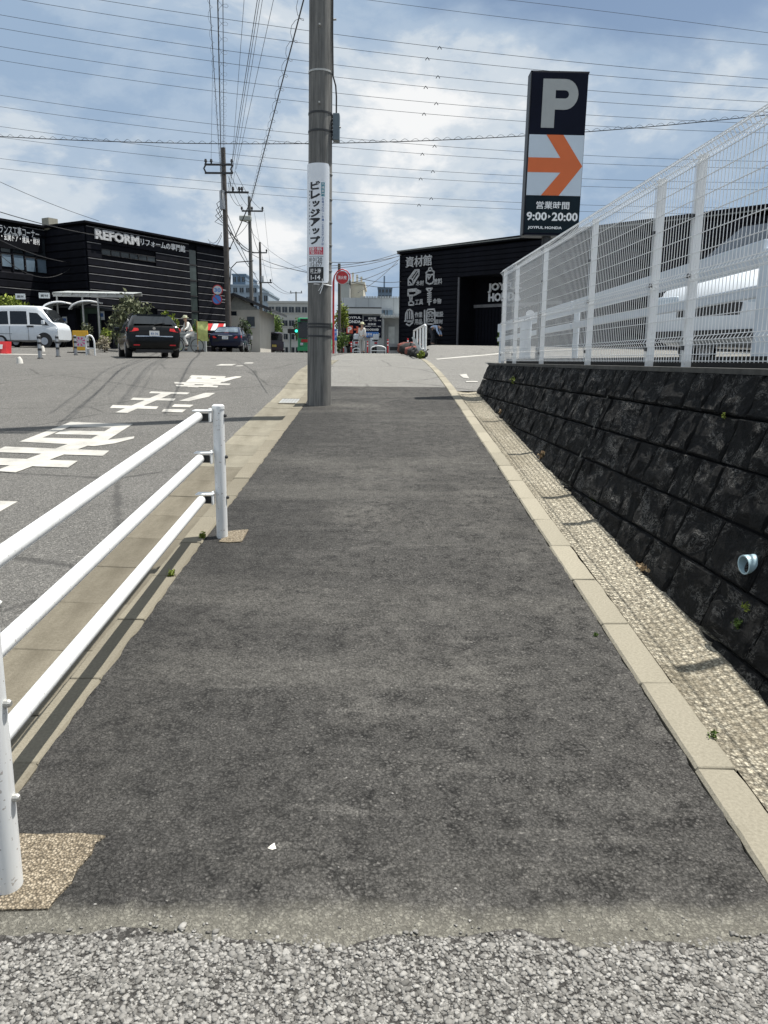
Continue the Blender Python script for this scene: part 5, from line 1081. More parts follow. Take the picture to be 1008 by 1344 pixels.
def arch(px, py0, py1, D, wpx, label, m=M_WHITE):
    b = at(px, py1, D); zg = terr(b.x, D); h = at(px, py0, D).z-zg; w = wpx/F*D/2; o = thing('arch_barrier', label, 'barrier', (b.x, D, zg))
    pts = [(-w, 0, -.05), (-w, 0, h*.6)]+[(-w*math.cos(t), 0, h*.6+h*.4*math.sin(t)) for t in np.linspace(.3, math.pi-.3, 7)]+[(w, 0, h*.6), (w, 0, -.05)]
    MB().tube(pts, .035, 10).build('arch_tube', m, o, smooth=True); MB().tube([(-w, 0, h*.35), (w, 0, h*.35)], .025, 8).build('crossbar', m, o)
arch(496.5, 454, 466, 46, 19, 'low white arched barrier in front of the annexe, right one'); arch(468, 457, 466, 47, 9, 'low white arched barrier beside the standing person'); arch(119, 440, 462, 31.5, 11, 'white and red arched barrier right of the yellow sign')
rb = at(2, 462, 30); o = thing('red_block_sign', 'low red box sign with white panel at the left edge', 'sign', (rb.x, 30, road_z(rb.x, 30))); MB().prism([(-.7, -.2, 0), (.28, -.2, 0), (.22, 0, .46), (-.7, 0, .46)], (0, .4, 0)).build('body', M_RED, o); MB().box(-.65, .12, -.23, -.21, .10, .28, Matrix.Rotation(-.35, 4, 'X')).build('white_panel', M_CORR, o)
sb = ghit(26, 477, road_z); o = thing('concrete_stub', 'small white concrete stub on the road at the left', 'stub', sb); MB().tube([(0, 0, -.03), (0, 0, .10), (-.03, 0, .155)], [.095, .07, .055], 12).build('body', mat('stub_white', (.55, .54, .5), .8), o, smooth=True)
sb = at(56, 461, 33); o = thing('concrete_stub', 'tiny white stub behind the leftmost bollard', 'stub', (sb.x, 33, road_z(sb.x, 33))); MB().tube([(0, 0, -.03), (0, 0, .14), (-.02, 0, .2)], [.10, .08, .06], 12).build('body', MATS['stub_white'], o, smooth=True)
# white handrail running up to the store, with clutter along its foot
def handrail():
    o = thing('handrail', 'white steel handrail with upright bars beside the upper footpath', 'railing', (1.24, 30, terr(1.24, 30))); loc = Vector(o.location)
    P = lambda x, y, z: Vector((x, y, terr(min(x, .8), y)+z))-loc
    ys = [24.4, 26.2, 28.4, 31.0, 34.6]
    for y in ys: MB().tube([P(1.24, y, -.1), P(1.24, y, 1.0)], .035, 10).build('post', M_WHITE, o, smooth=True)
    MB().tube([P(1.24, 24.4, .9), P(1.24, 24.6, 1.0), P(1.24, 24.9, 1.03)]+[P(1.24, y, 1.03) for y in (28, 31, 34.7)], .035, 10).build('top_rail', M_WHITE, o, smooth=True); MB().tube([P(1.24, 24.4, .28), P(1.24, 28, .28), P(1.24, 31, .28), P(1.24, 34.6, .28)], .025, 8).build('bottom_rail', M_WHITE, o)
handrail()
def sandbag(x, y, s, label, m):
    z = terr(min(x, .8), y); o = thing('sandbag', label, 'sandbag', (x, y, z), random.uniform(-.6, .6), 'bags along the handrail'); mb = MB(); bm = bmesh.new(); bmesh.ops.create_icosphere(bm, subdivisions=2, radius=1)
    for v in bm.verts:
        n = v.co.normalized(); v.co = Vector((n.x*.30*s*(1+.12*math.sin(7*n.y+x)), n.y*.24*s, .17*s+n.z*.17*s*(1+.15*math.cos(5*n.x+y))))
    bm.verts.index_update(); mb.add([v.co for v in bm.verts], [[v.index for v in f.verts] for f in bm.faces]); bm.free(); mb.build('bag', m, o, smooth=True); MB().tube([(.2*s, 0, .28*s), (.28*s, .02, .38*s), (.33*s, 0, .36*s)], .02*s, 6).build('tied_neck', m, o)
M_SB2 = mat('red_bag', (.16, .05, .04), .9, var=.4, scale=9)
for x, y, s, lb, m in [(1.10, 24.2, .75, 'nearest black sandbag at the foot of the handrail', M_SAND), (1.05, 25.4, .85, 'larger black sandbag behind the nearest one', M_SAND), (1.04, 27.2, 1.0, 'bulky dark sack leaning at mid handrail', M_SAND), (1.02, 29.5, 1.15, 'red-brown sack at mid handrail', M_SB2), (1.0, 32.5, 1.5, 'tall pile of dark sacking towards the far handrail end', M_SAND), (1.0, 34.8, 1.7, 'dark sack at the far handrail end', M_SB2)]: sandbag(x, y, s, lb, m)
o = thing('weed', 'yellow-green weed by the nearest sandbag', 'weed', (1.1, 23.9, terr(.8, 23.9))); MB().leaves((0, 0, .12), (.12, .12, .12), 120, .05, .2).build('leaves', M_LF2, o)
o = thing('timber_offcut', 'pale timber plank leaning at the near handrail end', 'plank', (1.2, 24.3, terr(.8, 24.3))); MB().box(-.04, .04, -.02, .02, 0, .75, Matrix.Rotation(-.5, 4, 'Y')).build('board', M_POLY, o)
# store front clutter
cd = thing('display_bench', 'dark low bench of goods in front of the black store', 'bench', SF.o+SF.x*1.6-SF.y*.8+Vector((0, 0, .42)), SF.a)
MB().box(0, 1.6, 0, .5, .35, .42).build('top', M_DARKST, cd); MB().box(.05, .12, .05, .45, 0, .35).build('leg', M_DARKST, cd); MB().box(1.48, 1.55, .05, .45, 0, .35).build('leg', M_DARKST, cd)
gb = at(526, 452, 50); gb_o = thing('planter_trough', 'dark grey trough left of the black store corner', 'trough', (gb.x-.3, 50, terr(gb.x, 50))); MB().box(-.55, .55, 0, .5, 0, .62).build('body', M_STEEL, gb_o); MB().box(-.4, .4, -.02, 0, .2, .42).build('label_plate', M_DARKST, gb_o)
# canopy walkway and sheds at the left
def canopy():
    D = 38.5; a = at(40, 440, D); zg = terr(a.x, D); o = thing('canopy', 'translucent roofed walkway canopy on thin steel posts', 'canopy', (a.x, D, zg), .12); L = lambda px, py: (at(px, py, D).x-a.x, at(px, py, D).z-zg)
    x0, x1 = L(40, 0)[0], L(150, 0)[0]; z = L(0, 388)[1]
    for x in (x0+.15, L(79, 0)[0], L(100, 0)[0], x1-.3):
        MB().tube([(x, .1, 0), (x, .1, z)], .05, 10).build('post', M_GALV, o, smooth=True)
    MB().box(x0, x1, .0, .12, z, z+.16).build('front_beam', M_GALV, o); MB().box(x0, x1, 2.3, 2.42, z+.25, z+.40).build('rear_beam', M_GALV, o)
    n = 9; pan = MB().prism([(0, -.1, .17), ((x1-x0)/n-.05, -.1, .17), ((x1-x0)/n-.05, 2.5, .44), (0, 2.5, .44)], (0, 0, .02)).mesh('roof_panel', M_POLY); raf = MB().prism([(0, -.1, .08), (.05, -.1, .08), (.05, 2.5, .34), (0, 2.5, .34)], (0, 0, .08)).mesh('rafter', M_GALV)
    for i in range(n):
        p = link('roof_panel', pan, o); p.location = (x0+.02+i*(x1-x0)/n, 0, z); p = link('rafter', raf, o); p.location = (x0+i*(x1-x0)/n, 0, z)
    for px, py, w in ((27.5, 389.5, .45), (57.5, 388, .50)):
        x, zz = L(px, py); t = MB().box(x-w/2, x+w/2, -.05, -.02, zz-.12, zz+.14).build('notice_board', M_CORR, o); q = MB(); put_text(q, '資材', x, -.055, zz, bold=.02, width=w*.7, height=.13); q.build('lettering', M_PBLK, t)
canopy()
def shed(px0, px1, py0, py1, D, m, label, posters, archx):
    a = at(px0, py1, D); b = at(px1, py0, D); zg = terr(a.x, D); o = thing('shed', label, 'shed', (a.x, D, zg)); w, h = b.x-a.x, b.z-zg
    MB().box(0, w, 0, 2, -.2, h).build('wall', m, o); MB().box(-.1, w+.1, -.15, 2.1, h, h+.08).build('roof', M_DARKST, o); MB().box(w*.55, w*.95, -.03, -.002, 0, h*.85).build('door', M_BLK, o)
    for u, v, s in posters: q = MB().box(w*u, w*u+s*.6, -.05, -.035, h*v, h*v+s*.85).build('poster', M_CORR, o); MB().box(w*u+s*.1, w*u+s*.5, -.056, -.051, h*v+s*.3, h*v+s*.65).build('print', M_PBLUE, q)
    if archx:
        c, r = archx; n = 10; k = MB(); f = MB()
        P = [(w*c-r*math.cos(t)*.9, r*.55*math.sin(t)) for t in np.linspace(.35, math.pi*.62, n)]
        k.add([(x, y, h*.82+z) for x, z in P for y in (-1.0, -.02)], [(2*i, 2*i+1, 2*i+3, 2*i+2) for i in range(n-1)]); k.build('door_canopy', M_POLY, o)
        f.tube([(x, -1.0, h*.82+z) for x, z in P], .04, 6).tube([(x, -.02, h*.82+z) for x, z in P], .04, 6).tube([(P[-1][0], -1.0, h*.82+P[-1][1]), (P[-1][0], -.02, h*.82+P[-1][1])], .04, 6); f.build('canopy_frame', M_LET, o)
shed(58, 99, 404, 452, 39, M_BLK2, 'black shed with two white posters behind the white van', [(.22, .55, .45), (.60, .60, .38)], (.75, 1.0)); shed(102, 128, 404, 455, 39.6, M_GREENW, 'dark green shed under the walkway canopy', [(.35, .45, .35)], (.9, 1.1)); shed(128, 146, 408, 455, 40, M_BLK, 'narrow black booth with white arched awning frame', [(.2, .75, .5)], None)
# ------------------------------------------------------------------ vehicles
def loft(sec):
    mb = MB(); n = 0
    for (y, zb, zm, zt, w, wt) in sec:
        half = [(0, zb), (w*.80, zb), (w*.96, zb+.10*(zm-zb)), (w, zb+.45*(zm-zb)), (w*.985, zm-.04), (w*.95, zm), (wt*1.03, zm+.80*(zt-zm)), (wt*.93, zm+.95*(zt-zm)), (wt*.7, zt), (0, zt+.02)]
        ring = half+[(-x, z) for x, z in half[-2:0:-1]]; n = len(ring); mb.v += [(x, y, z) for x, z in ring]
    for i in range(len(sec)-1):
        for k in range(n): mb.f.append((i*n+k, i*n+(k+1) % n, (i+1)*n+(k+1) % n, (i+1)*n+k))
    mb.f += [tuple(range(n)), tuple((len(sec)-1)*n+k for k in range(n))]
    return mb
def wheels(o, xs, ys, r, wd=.2):
    ty = MB().tube([(-wd/2, 0, 0), (-wd/2+.03, 0, 0), (wd/2-.03, 0, 0), (wd/2, 0, 0)], [r*.93, r, r, r*.93], 24).mesh('wheel', M_TYRE, True); rm = MB().tube([(-wd/2-.012, 0, 0), (wd/2+.012, 0, 0)], r*.62, 16).mesh('rim', M_RIM, True)
    for x in xs:
        for y in ys: q = link('wheel', ty, o); q.location = (x, y, r); link('rim', rm, q)
def side_glass(o, sec, ya0, ya1, yb0, yb1, zf0, zf1, m=M_GLASS):
    """side windows: yb at belt, ya at roof"""
    def P(y, f, sg):
        ys = [s[0] for s in sec]; g = lambda k: float(np.interp(y, ys, [s[k] for s in sec])); zm, zt, w, wt = g(2), g(3), g(4), g(5)
        z = zm+f*(zt-zm); x = w*.95+(wt*1.03-w*.95)*min(1, f/.8)+.012; return Vector((sg*x, y, z))
    for sg in (-1, 1): 
        q = [P(yb0, zf0, sg), P(yb1, zf0, sg), P(ya1, zf1, sg), P(ya0, zf1, sg)]; MB().prism(q, (-sg*.02, 0, 0)).build('side_window', m, o)
def plate(o, y, z, m=M_PLATE, txt='83-36', front=False):
    s = 1 if front else -1
    p = MB().box(-.165, .165, y-.012, y+.012, z-.083, z+.083).build('number_plate', m, o); t = MB(); V_, F_ = text(txt, bold=.02, width=.24, height=.075); t.add([(a*-s, y+s*.015, c+z-.015) for a, _, c in V_], F_); t.build('lettering', M_PBLUE, p)
def estate(loc, rz):
    o = thing('estate_car', 'black estate car seen from behind, turning towards the left', 'car', loc, rz)
    sec = [(-2.40, .42, .62, .70, .70, .62), (-2.385, .34, .78, .86, .82, .74), (-2.33, .28, .96, 1.02, .875, .80), (-2.20, .25, 1.02, 1.12, .895, .76), (-1.80, .22, 1.03, 1.43, .91, .66), (-1.55, .2, 1.02, 1.47, .915, .66), (-.6, .2, 1.0, 1.49, .92, .675), (.3, .2, .97, 1.47, .92, .67), (.75, .2, .95, 1.38, .92, .66), (1.45, .2, .93, .99, .915, .74), (2.1, .22, .80, .85, .89, .74), (2.35, .3, .64, .70, .82, .7), (2.42, .4, .5, .55, .72, .62)]
    loft(sec).build('body', M_CARB, o, smooth=True)
    rg = MB().prism([(-.66, -2.245, 1.12), (.66, -2.245, 1.12), (.56, -1.845, 1.40), (-.56, -1.845, 1.40)], (0, .03, .02)); 
    rg.v = [(x, y-.03, z+.012) for x, y, z in rg.v]; w = rg.build('rear_window', M_GLASS, o); MB().tube([(.02, -2.30, 1.12), (.38, -2.24, 1.18)], .012, 5).build('wiper', M_TRIM, w)
    side_glass(o, sec, -1.5, -.75, -1.75, -.75, .12, .76); side_glass(o, sec, -.65, .15, -.65, .25, .12, .76); side_glass(o, sec, .22, .72, .32, 1.1, .12, .74)
    for s in (-1, 1):
        l = MB(); l.prism([(s*.50, -2.375, .90), (s*.78, -2.345, .86), (s*.885, -2.18, .88), (s*.89, -2.16, 1.0), (s*.80, -2.28, 1.0), (s*.52, -2.335, .985)], (0, .05, 0)); l.v = [(x*1.015, y-.03, z) for x, y, z in l.v]; l.build('tail_lamp', M_TAIL, o)
        MB().bbox(s*.98-.10, s*.98+.10, .80, .93, .98, 1.11, .03).build('door_mirror', M_CARB, o)
        MB().box(s*.60-.1, s*.60+.1, -2.41, -2.36, .40, .44).build('reflector', M_TAIL, o)
        MB().tube([(s*.58, -1.6, 1.49), (s*.6, 0, 1.53), (s*.58, .4, 1.5)], .02, 6).build('roof_rail', M_TRIM, o)
    MB().box(-.62, .62, -2.40, -2.355, .70, .735).build('chrome_strip', M_CHROME, o); plate(o, -2.41, .82); MB().box(-.62, .62, -2.33, -1.95, .17, .32).build('lower_bumper', M_TRIM, o)
    MB().box(-.5, .5, -1.86, -1.68, 1.43, 1.475).build('roof_spoiler', M_CARB, o); MB().disc((0, -2.37, .985), .05, (0, 1, .2), 14, .02).build('badge', M_CHROME, o)
    wheels(o, (-.80, .80), (-1.42, 1.42), .325, .22); return o
def gz(x, y): return road_z(x, y)
E0 = at(194, 466, 27.5); estate((E0.x-.55, 29.3, gz(E0.x, 29.0)+.0), math.radians(23))
def sedan(loc, rz):
    o = thing('sedan_car', 'dark navy sedan seen from behind at the road crest', 'car', loc, rz)
    sec = [(-2.42, .40, .62, .70, .74, .66), (-2.40, .32, .82, .90, .84, .78), (-2.32, .28, .93, .97, .88, .82), (-1.75, .22, .98, 1.03, .905, .78), (-1.0, .2, .97, 1.38, .91, .64), (-.6, .2, .96, 1.43, .91, .65), (.2, .2, .95, 1.44, .91, .66), (.6, .2, .94, 1.38, .91, .66), (1.4, .2, .92, .98, .90, .74), (2.1, .22, .78, .84, .88, .74), (2.36, .3, .62, .68, .80, .7), (2.42, .4, .5, .55, .72, .62)]
    loft(sec).build('body', M_CARN, o, smooth=True)
    rg = MB().prism([(-.66, -1.73, 1.06), (.66, -1.73, 1.06), (.55, -1.02, 1.355), (-.55, -1.02, 1.355)], (0, .03, -.02)); rg.v = [(x, y-.02, z+.025) for x, y, z in rg.v]; w = rg.build('rear_window', M_GLASSL, o); MB().box(-.12, .12, -1.86, -1.80, 1.045, 1.075).build('brake_lamp', M_TAIL, w)
    side_glass(o, sec, -.85, -.1, -1.1, -.1, .12, .76); side_glass(o, sec, 0, .55, 0, 1.0, .12, .74)
    for s in (-1, 1):
        l = MB(); l.prism([(s*.46, -2.40, .74), (s*.82, -2.36, .72), (s*.885, -2.22, .76), (s*.88, -2.24, .90), (s*.78, -2.36, .90), (s*.60, -2.385, .86)], (0, .05, 0)); l.v = [(x*1.012, y-.035, z) for x, y, z in l.v]; l.build('tail_lamp', mat('tail_lamp_bright', (.70, .03, .03), .2), o); MB().bbox(s*.97-.09, s*.97+.09, .78, .9, .96, 1.08, .03).build('door_mirror', M_CARN, o)
    plate(o, -2.43, .76, txt='21-40'); MB().box(-.4, .4, -2.42, -2.38, .87, .895).build('chrome_strip', M_CHROME, o); wheels(o, (-.79, .79), (-1.45, 1.4), .32, .21)
S0 = at(291, 463, 44); sedan((S0.x+.05, 46.4, gz(S0.x, 46)), math.radians(4))
def kei_van(loc, rz):
    o = thing('delivery_van', 'white boxy kei van parked side-on at the left edge', 'van', loc, rz)
    sec = [(-1.70, .40, .85, 1.60, .66, .60), (-1.66, .28, .92, 1.78, .71, .64), (-1.4, .25, .95, 1.86, .735, .66), (0, .25, .95, 1.89, .74, .665), (.75, .25, .95, 1.86, .74, .66), (1.0, .25, .95, 1.74, .74, .655), (1.45, .25, .95, 1.16, .735, .68), (1.64, .28, .90, 1.02, .725, .66), (1.72, .34, .76, .84, .70, .62)]
    loft(sec).build('body', M_CARW, o, smooth=True)
    side_glass(o, sec, -1.45, -.62, -1.5, -.60, .08, .72, M_GLASS); side_glass(o, sec, -.50, .28, -.52, .30, .08, .72); side_glass(o, sec, .42, .80, .42, 1.32, .08, .66, M_GLASS)
    MB().prism([(-.62, 1.50, 1.16), (.62, 1.50, 1.16), (.58, 1.03, 1.72), (-.58, 1.03, 1.72)], (0, .03, .015)).build('windscreen', M_GLASS, o)
    for s in (-1, 1):
        MB().bbox(s*.60-.12, s*.60+.12, 1.62, 1.71, .66, .84, .03).build('headlight', M_CHROME, o); MB().bbox(s*.84-.07, s*.84+.07, 1.05, 1.18, 1.02, 1.2, .03).build('door_mirror', M_CARW, o)
        MB().box(s*.745-.008, s*.745+.008, .28, .60, .90, .97).build('door_handle', M_TRIM, o); MB().box(s*.738-.008, s*.738+.008, -.56, -.55, .3, .94).box(s*.738-.008, s*.738+.008, .33, .34, .3, .94).build('door_seam', M_TRIM, o); MB().box(s*.738-.008, s*.738+.008, -1.6, -.45, .585, .60).build('slide_track', M_TRIM, o)
        MB().disc((s*.735, 1.08, .30), .36, (1, 0, 0), 20, .02).build('wheel_arch', M_TRIM, o)
    wheels(o, (-.66, .66), (-1.0, 1.08), .27, .16)
V0 = at(35, 456, 37); kei_van((V0.x, 37.4, terr(V0.x, 37)+.02), math.radians(-90-3))
def minivan(loc, rz):
    o = thing('minivan', 'small dark purple box-shaped van with yellow plate beyond the crest', 'van', loc, rz)
    sec = [(-1.7, .38, .8, .86, .66, .62), (-1.68, .28, .95, 1.30, .73, .66), (-1.6, .25, .98, 1.60, .74, .66), (-1.3, .22, .98, 1.68, .745, .67), (.4, .22, .96, 1.68, .745, .67), (.8, .22, .95, 1.55, .745, .66), (1.3, .22, .95, 1.02, .74, .68), (1.7, .35, .7, .76, .68, .62)]
    loft(sec).build('body', M_CARP, o, smooth=True); rg = MB().prism([(-.60, -1.70, 1.04), (.60, -1.70, 1.04), (.55, -1.62, 1.55), (-.55, -1.62, 1.55)], (0, .03, 0)); rg.v = [(x, y-.03, z) for x, y, z in rg.v]; rg.build('rear_window', M_GLASS, o)
    for s in (-1, 1): MB().bbox(s*.69-.05, s*.69+.05, -1.74, -1.6, .95, 1.5, .02).build('tail_lamp', M_GALV, o)
    plate(o, -1.72, .62, M_PLATEY, '58-12'); wheels(o, (-.66, .66), (-1.15, 1.15), .28, .16)
M0 = at(357.5, 463, 62); minivan((M0.x, 63.6, terr(M0.x, 62)), math.radians(6))
def bus():
    D = 66; a = at(390, 463, D); o = thing('city_bus', 'green city bus half hidden behind the concrete pole', 'bus', (a.x+1.25, D+4.5, terr(a.x, D))); 
    MB().bbox(-1.2, 1.2, -4.5, 4.5, .35, 3.0, .14).build('body', M_BUS, o); MB().box(-1.12, 1.12, -4.55, -4.49, 1.35, 2.65).build('windscreen', M_GLASS, o); MB().box(-.95, .95, -4.56, -4.50, 2.70, 2.92).build('destination_board', M_TRIM, o); MB().bbox(-1.22, 1.22, -4.62, -4.3, .28, .62, .05).build('bumper', M_BUS, o)
    for s in (-1, 1):
        MB().bbox(s*.85-.14, s*.85+.14, -4.60, -4.48, .75, .95, .02).build('headlight', M_CHROME, o); MB().tube([(s*1.15, -4.5, 2.6), (s*1.4, -4.75, 2.5), (s*1.4, -4.75, 1.95)], .035, 6).build('mirror_arm', M_TRIM, o)
        for k in range(4): MB().box(s*1.205-.01, s*1.205+.01, -3.9+k*2.0, -2.2+k*2.0, 1.4, 2.5).build('side_window', M_GLASS, o)
    MB().box(-.9, -.3, -4.555, -4.50, 1.0, 1.25).build('red_stripe', M_RED, o); plate(o, -4.64, .45, M_PLATE, '12-08'); wheels(o, (-1.05, 1.05), (-2.6, 2.4), .48, .28)
bus()
def scooter(px, py, D, label, m):
    b = at(px, py, D); o = thing('scooter', label, 'scooter', (b.x, D, terr(b.x, D)), .15); ty = MB().tube([(-.05, 0, 0), (.05, 0, 0)], .22, 16).mesh('wheel', M_TYRE, True)
    for y in (-.6, .6): w = link('wheel', ty, o); w.location = (0, y, .22)
    MB().bbox(-.16, .16, -.75, .05, .42, .72, .07).build('rear_body', m, o); MB().bbox(-.18, .18, .42, .55, .35, .95, .05).build('leg_shield', m, o); MB().bbox(-.13, .13, -.7, .0, .72, .80, .03).build('seat', M_TRIM, o); MB().box(-.12, .12, .0, .45, .28, .36).build('footboard', M_TRIM, o); MB().tube([(-.33, .35, 1.02), (0, .48, 1.0), (.33, .35, 1.02)], .02, 6).build('handlebar', M_TRIM, o); MB().bbox(-.09, .09, -.80, -.74, .55, .66, .02).build('tail_lamp', M_TAIL, o); MB().bbox(-.17, .17, -.95, -.62, .80, 1.12, .04).build('top_box', m, o)
scooter(466, 466, 48, 'white and black scooter left of the standing person', M_CARW); scooter(491, 466, 48.5, 'white scooter parked behind the arched barrier', M_CARW); scooter(458, 466, 49, 'black scooter nearest the dark post', M_CARB)
# motorbike-like cycles right of the sedan
def bicycle(loc, rz, label, m=M_DARKST):
    o = thing('bicycle', label, 'bicycle', loc, rz); 
    for y in (-.52, .52):
        w = MB(); w.tube([(0, y+.33*math.cos(t), .34+.33*math.sin(t)) for t in np.linspace(0, 2*math.pi, 25)], .02, 6, cap=False); w = w.build('wheel', M_TYRE, o, smooth=True); s = MB()
        for k in range(6): t = k*math.pi/6; s.tube([(0, y+.32*math.cos(t), .34+.32*math.sin(t)), (0, y-.32*math.cos(t), .34-.32*math.sin(t))], .004, 3)
        s.build('spokes', M_CHROME, w)
    f = MB(); f.tube([(0, -.52, .34), (0, -.08, .32), (0, -.22, .82)], .018, 6).tube([(0, -.08, .32), (0, .38, .78)], .022, 6).tube([(0, -.18, .65), (0, .36, .72)], .02, 6).tube([(0, .52, .34), (0, .36, .95)], .018, 6); f.build('frame', m, o, smooth=True)
    MB().tube([(-.28, .18, 1.02), (-.2, .34, 1.03), (.2, .34, 1.03), (.28, .18, 1.02)], .014, 6).build('handlebar', M_CHROME, o); MB().bbox(-.09, .09, -.36, -.08, .84, .90, .03).build('saddle', M_TRIM, o); b = MB()
    b.box(-.18, .18, .40, .70, .72, .74).box(-.18, .18, .40, .41, .72, .95).box(-.18, .18, .69, .70, .72, .95).box(-.18, -.17, .4, .7, .72, .95).box(.17, .18, .4, .7, .72, .95); b.build('basket', M_STEEL, o)
    return o
# ------------------------------------------------------------------ people
def skin_obj(name, joints, edges, m, parent, sub=2):
    me = bpy.data.meshes.new(name); me.from_pydata([j[:3] for j in joints], edges, []); me.update(); me.materials.append(m)
    o = link(name, me, parent); mo = o.modifiers.new('skin', 'SKIN')
    for i, j in enumerate(joints): me.skin_vertices[0].data[i].radius = (j[3], j[3] if len(j) < 5 else j[4]); me.skin_vertices[0].data[i].use_root = (i == 0)
    mo.use_smooth_shade = True; s = o.modifiers.new('sub', 'SUBSURF'); s.levels = sub; s.render_levels = sub
    return o
def person(loc, rz, label, J, top, bottom, hat=None, hair=True, scale=1.0):
    """J: joint dict; body is one skinned surface, clothes are slightly larger shells over it"""
    o = thing('person', label, 'person', loc, rz); o.scale = (scale,)*3
    K = list(J); idx = {k: i for i, k in enumerate(K)}
    R = dict(pelvis=.125, waist=.115, chest=.135, neck=.05, head0=.075, head=.095, headt=.07, shl=.055, shr=.055, ell=.04, elr=.04, wrl=.03, wrr=.03, hal=.035, har=.035, hipl=.085, hipr=.085, knl=.058, knr=.058, anl=.042, anr=.042, tol=.04, tor=.04)
    E = [('pelvis', 'waist'), ('waist', 'chest'), ('chest', 'neck'), ('neck', 'head0'), ('head0', 'head'), ('head', 'headt')]
    for s in 'lr': E += [('chest', 'sh'+s), ('sh'+s, 'el'+s), ('el'+s, 'wr'+s), ('wr'+s, 'ha'+s), ('pelvis', 'hip'+s), ('hip'+s, 'kn'+s), ('kn'+s, 'an'+s), ('an'+s, 'to'+s)]
    skin_obj('body', [(*J[k], R[k]) for k in K], [(idx[a], idx[b]) for a, b in E], M_SKIN, o)
    def shell(name, keys, edges, m, inf):
        ii = {k: i for i, k in enumerate(keys)}; skin_obj(name, [(*J[k], R[k]+inf) for k in keys], [(ii[a], ii[b]) for a, b in edges], m, o)
    shell('shirt', ['chest', 'waist', 'pelvis', 'shl', 'shr', 'ell', 'elr', 'wrl', 'wrr'], [('chest', 'waist'), ('waist', 'pelvis'), ('chest', 'shl'), ('chest', 'shr'), ('shl', 'ell'), ('shr', 'elr'), ('ell', 'wrl'), ('elr', 'wrr')], top, .018)
    shell('trousers', ['pelvis', 'hipl', 'hipr', 'knl', 'knr', 'anl', 'anr'], [('pelvis', 'hipl'), ('pelvis', 'hipr'), ('hipl', 'knl'), ('hipr', 'knr'), ('knl', 'anl'), ('knr', 'anr')], bottom, .02)
    hd = Vector(J['headt']); hh = Vector(J['head']); up = (hd-Vector(J['head0'])).normalized()
    if hair: mb = MB(); mb.tube([hh+up*.0, hh+up*.06, hh+up*.12], [.108, .105, .06], 14); mb.build('hair', M_HAIR, o, smooth=True)
    if hat: mb = MB(); mb.tube([hh+up*.05, hh+up*.065, hh+up*.07, hh+up*.16, hh+up*.18], [.19, .19, .115, .10, .05], 18); mb.build('hat', hat, o, smooth=True)
    for s in 'lr': 
        a, b = Vector(J['an'+s]), Vector(J['to'+s]); MB().tube([a+Vector((0, 0, -.03)), b+Vector((0, 0, -.01))], [.055, .045], 8).build('shoe', M_DKCL, o, smooth=True)
    return o
STAND = dict(pelvis=(0, 0, .92), waist=(0, 0, 1.08), chest=(0, .01, 1.30), neck=(0, .01, 1.47), head0=(0, -.01, 1.53), head=(0, -.015, 1.60), headt=(0, -.01, 1.67), shl=(-.17, .01, 1.40), shr=(.17, .01, 1.40), ell=(-.21, 0, 1.13), elr=(.21, 0, 1.13), wrl=(-.19, -.10, .93), wrr=(.17, -.14, .98), hal=(-.19, -.13, .86), har=(.15, -.20, .95), hipl=(-.09, 0, .87), hipr=(.09, 0, .87), knl=(-.10, -.01, .48), knr=(.10, -.01, .48), anl=(-.10, .02, .09), anr=(.10, .02, .09), tol=(-.11, -.12, .04), tor=(.11, -.12, .04))
p0 = at(475, 466, 47); person((p0.x, 47, terr(p0.x, 47)), 2.6, 'person in white shirt and pale trousers standing before the annexe', STAND, M_CLW, M_CLG, hat=M_HAT, hair=False, scale=1.02)
BEND = dict(pelvis=(0, .22, .86), waist=(0, .10, .98), chest=(0, -.12, 1.04), neck=(0, -.28, .98), head0=(0, -.34, .94), head=(0, -.40, .90), headt=(0, -.46, .86), shl=(-.17, -.18, 1.02), shr=(.17, -.18, 1.02), ell=(-.2, -.25, .76), elr=(.2, -.25, .76), wrl=(-.14, -.36, .55), wrr=(.14, -.36, .55), hal=(-.12, -.40, .48), har=(.12, -.40, .48), hipl=(-.09, .2, .82), hipr=(.09, .2, .82), knl=(-.10, .08, .46), knr=(.10, .08, .46), anl=(-.10, .16, .09), anr=(.10, .16, .09), tol=(-.11, .03, .04), tor=(.11, .03, .04))
p0 = at(570, 456, 44.5); person((p0.x, 44.5, terr(p0.x, 44.5)), math.radians(62), 'person in light blue shirt bending over before the black store', BEND, M_CLB, M_DKCL, scale=1.0)
c0 = at(246, 461, 39); BZ = gz(c0.x, 39); bicycle((c0.x, 39, BZ), math.radians(125), 'bicycle ridden by the person in white beside the navy sedan')
RIDE = dict(pelvis=(0, -.22, .98), waist=(0, -.17, 1.12), chest=(0, -.04, 1.33), neck=(0, .02, 1.49), head0=(0, .05, 1.55), head=(0, .06, 1.62), headt=(0, .05, 1.69), shl=(-.17, -.02, 1.42), shr=(.17, -.02, 1.42), ell=(-.24, .04, 1.20), elr=(.24, .04, 1.20), wrl=(-.25, .20, 1.07), wrr=(.25, .20, 1.07), hal=(-.25, .26, 1.05), har=(.25, .26, 1.05), hipl=(-.09, -.2, .93), hipr=(.09, -.2, .93), knl=(-.10, .18, .72), knr=(.10, .12, .55), anl=(-.10, .02, .36), anr=(.10, -.02, .18), tol=(-.10, .13, .32), tor=(.10, .10, .13))
person((c0.x, 39, BZ), math.radians(125), 'person in white clothes and pale sun hat riding a bicycle', RIDE, M_CLW, M_CLW, hat=M_HAT, hair=False)
b1 = at(320, 463, 45); bicycle((b1.x, 45.5, gz(b1.x, 45)), math.radians(-15), 'bicycle right of the navy sedan', M_CARN)
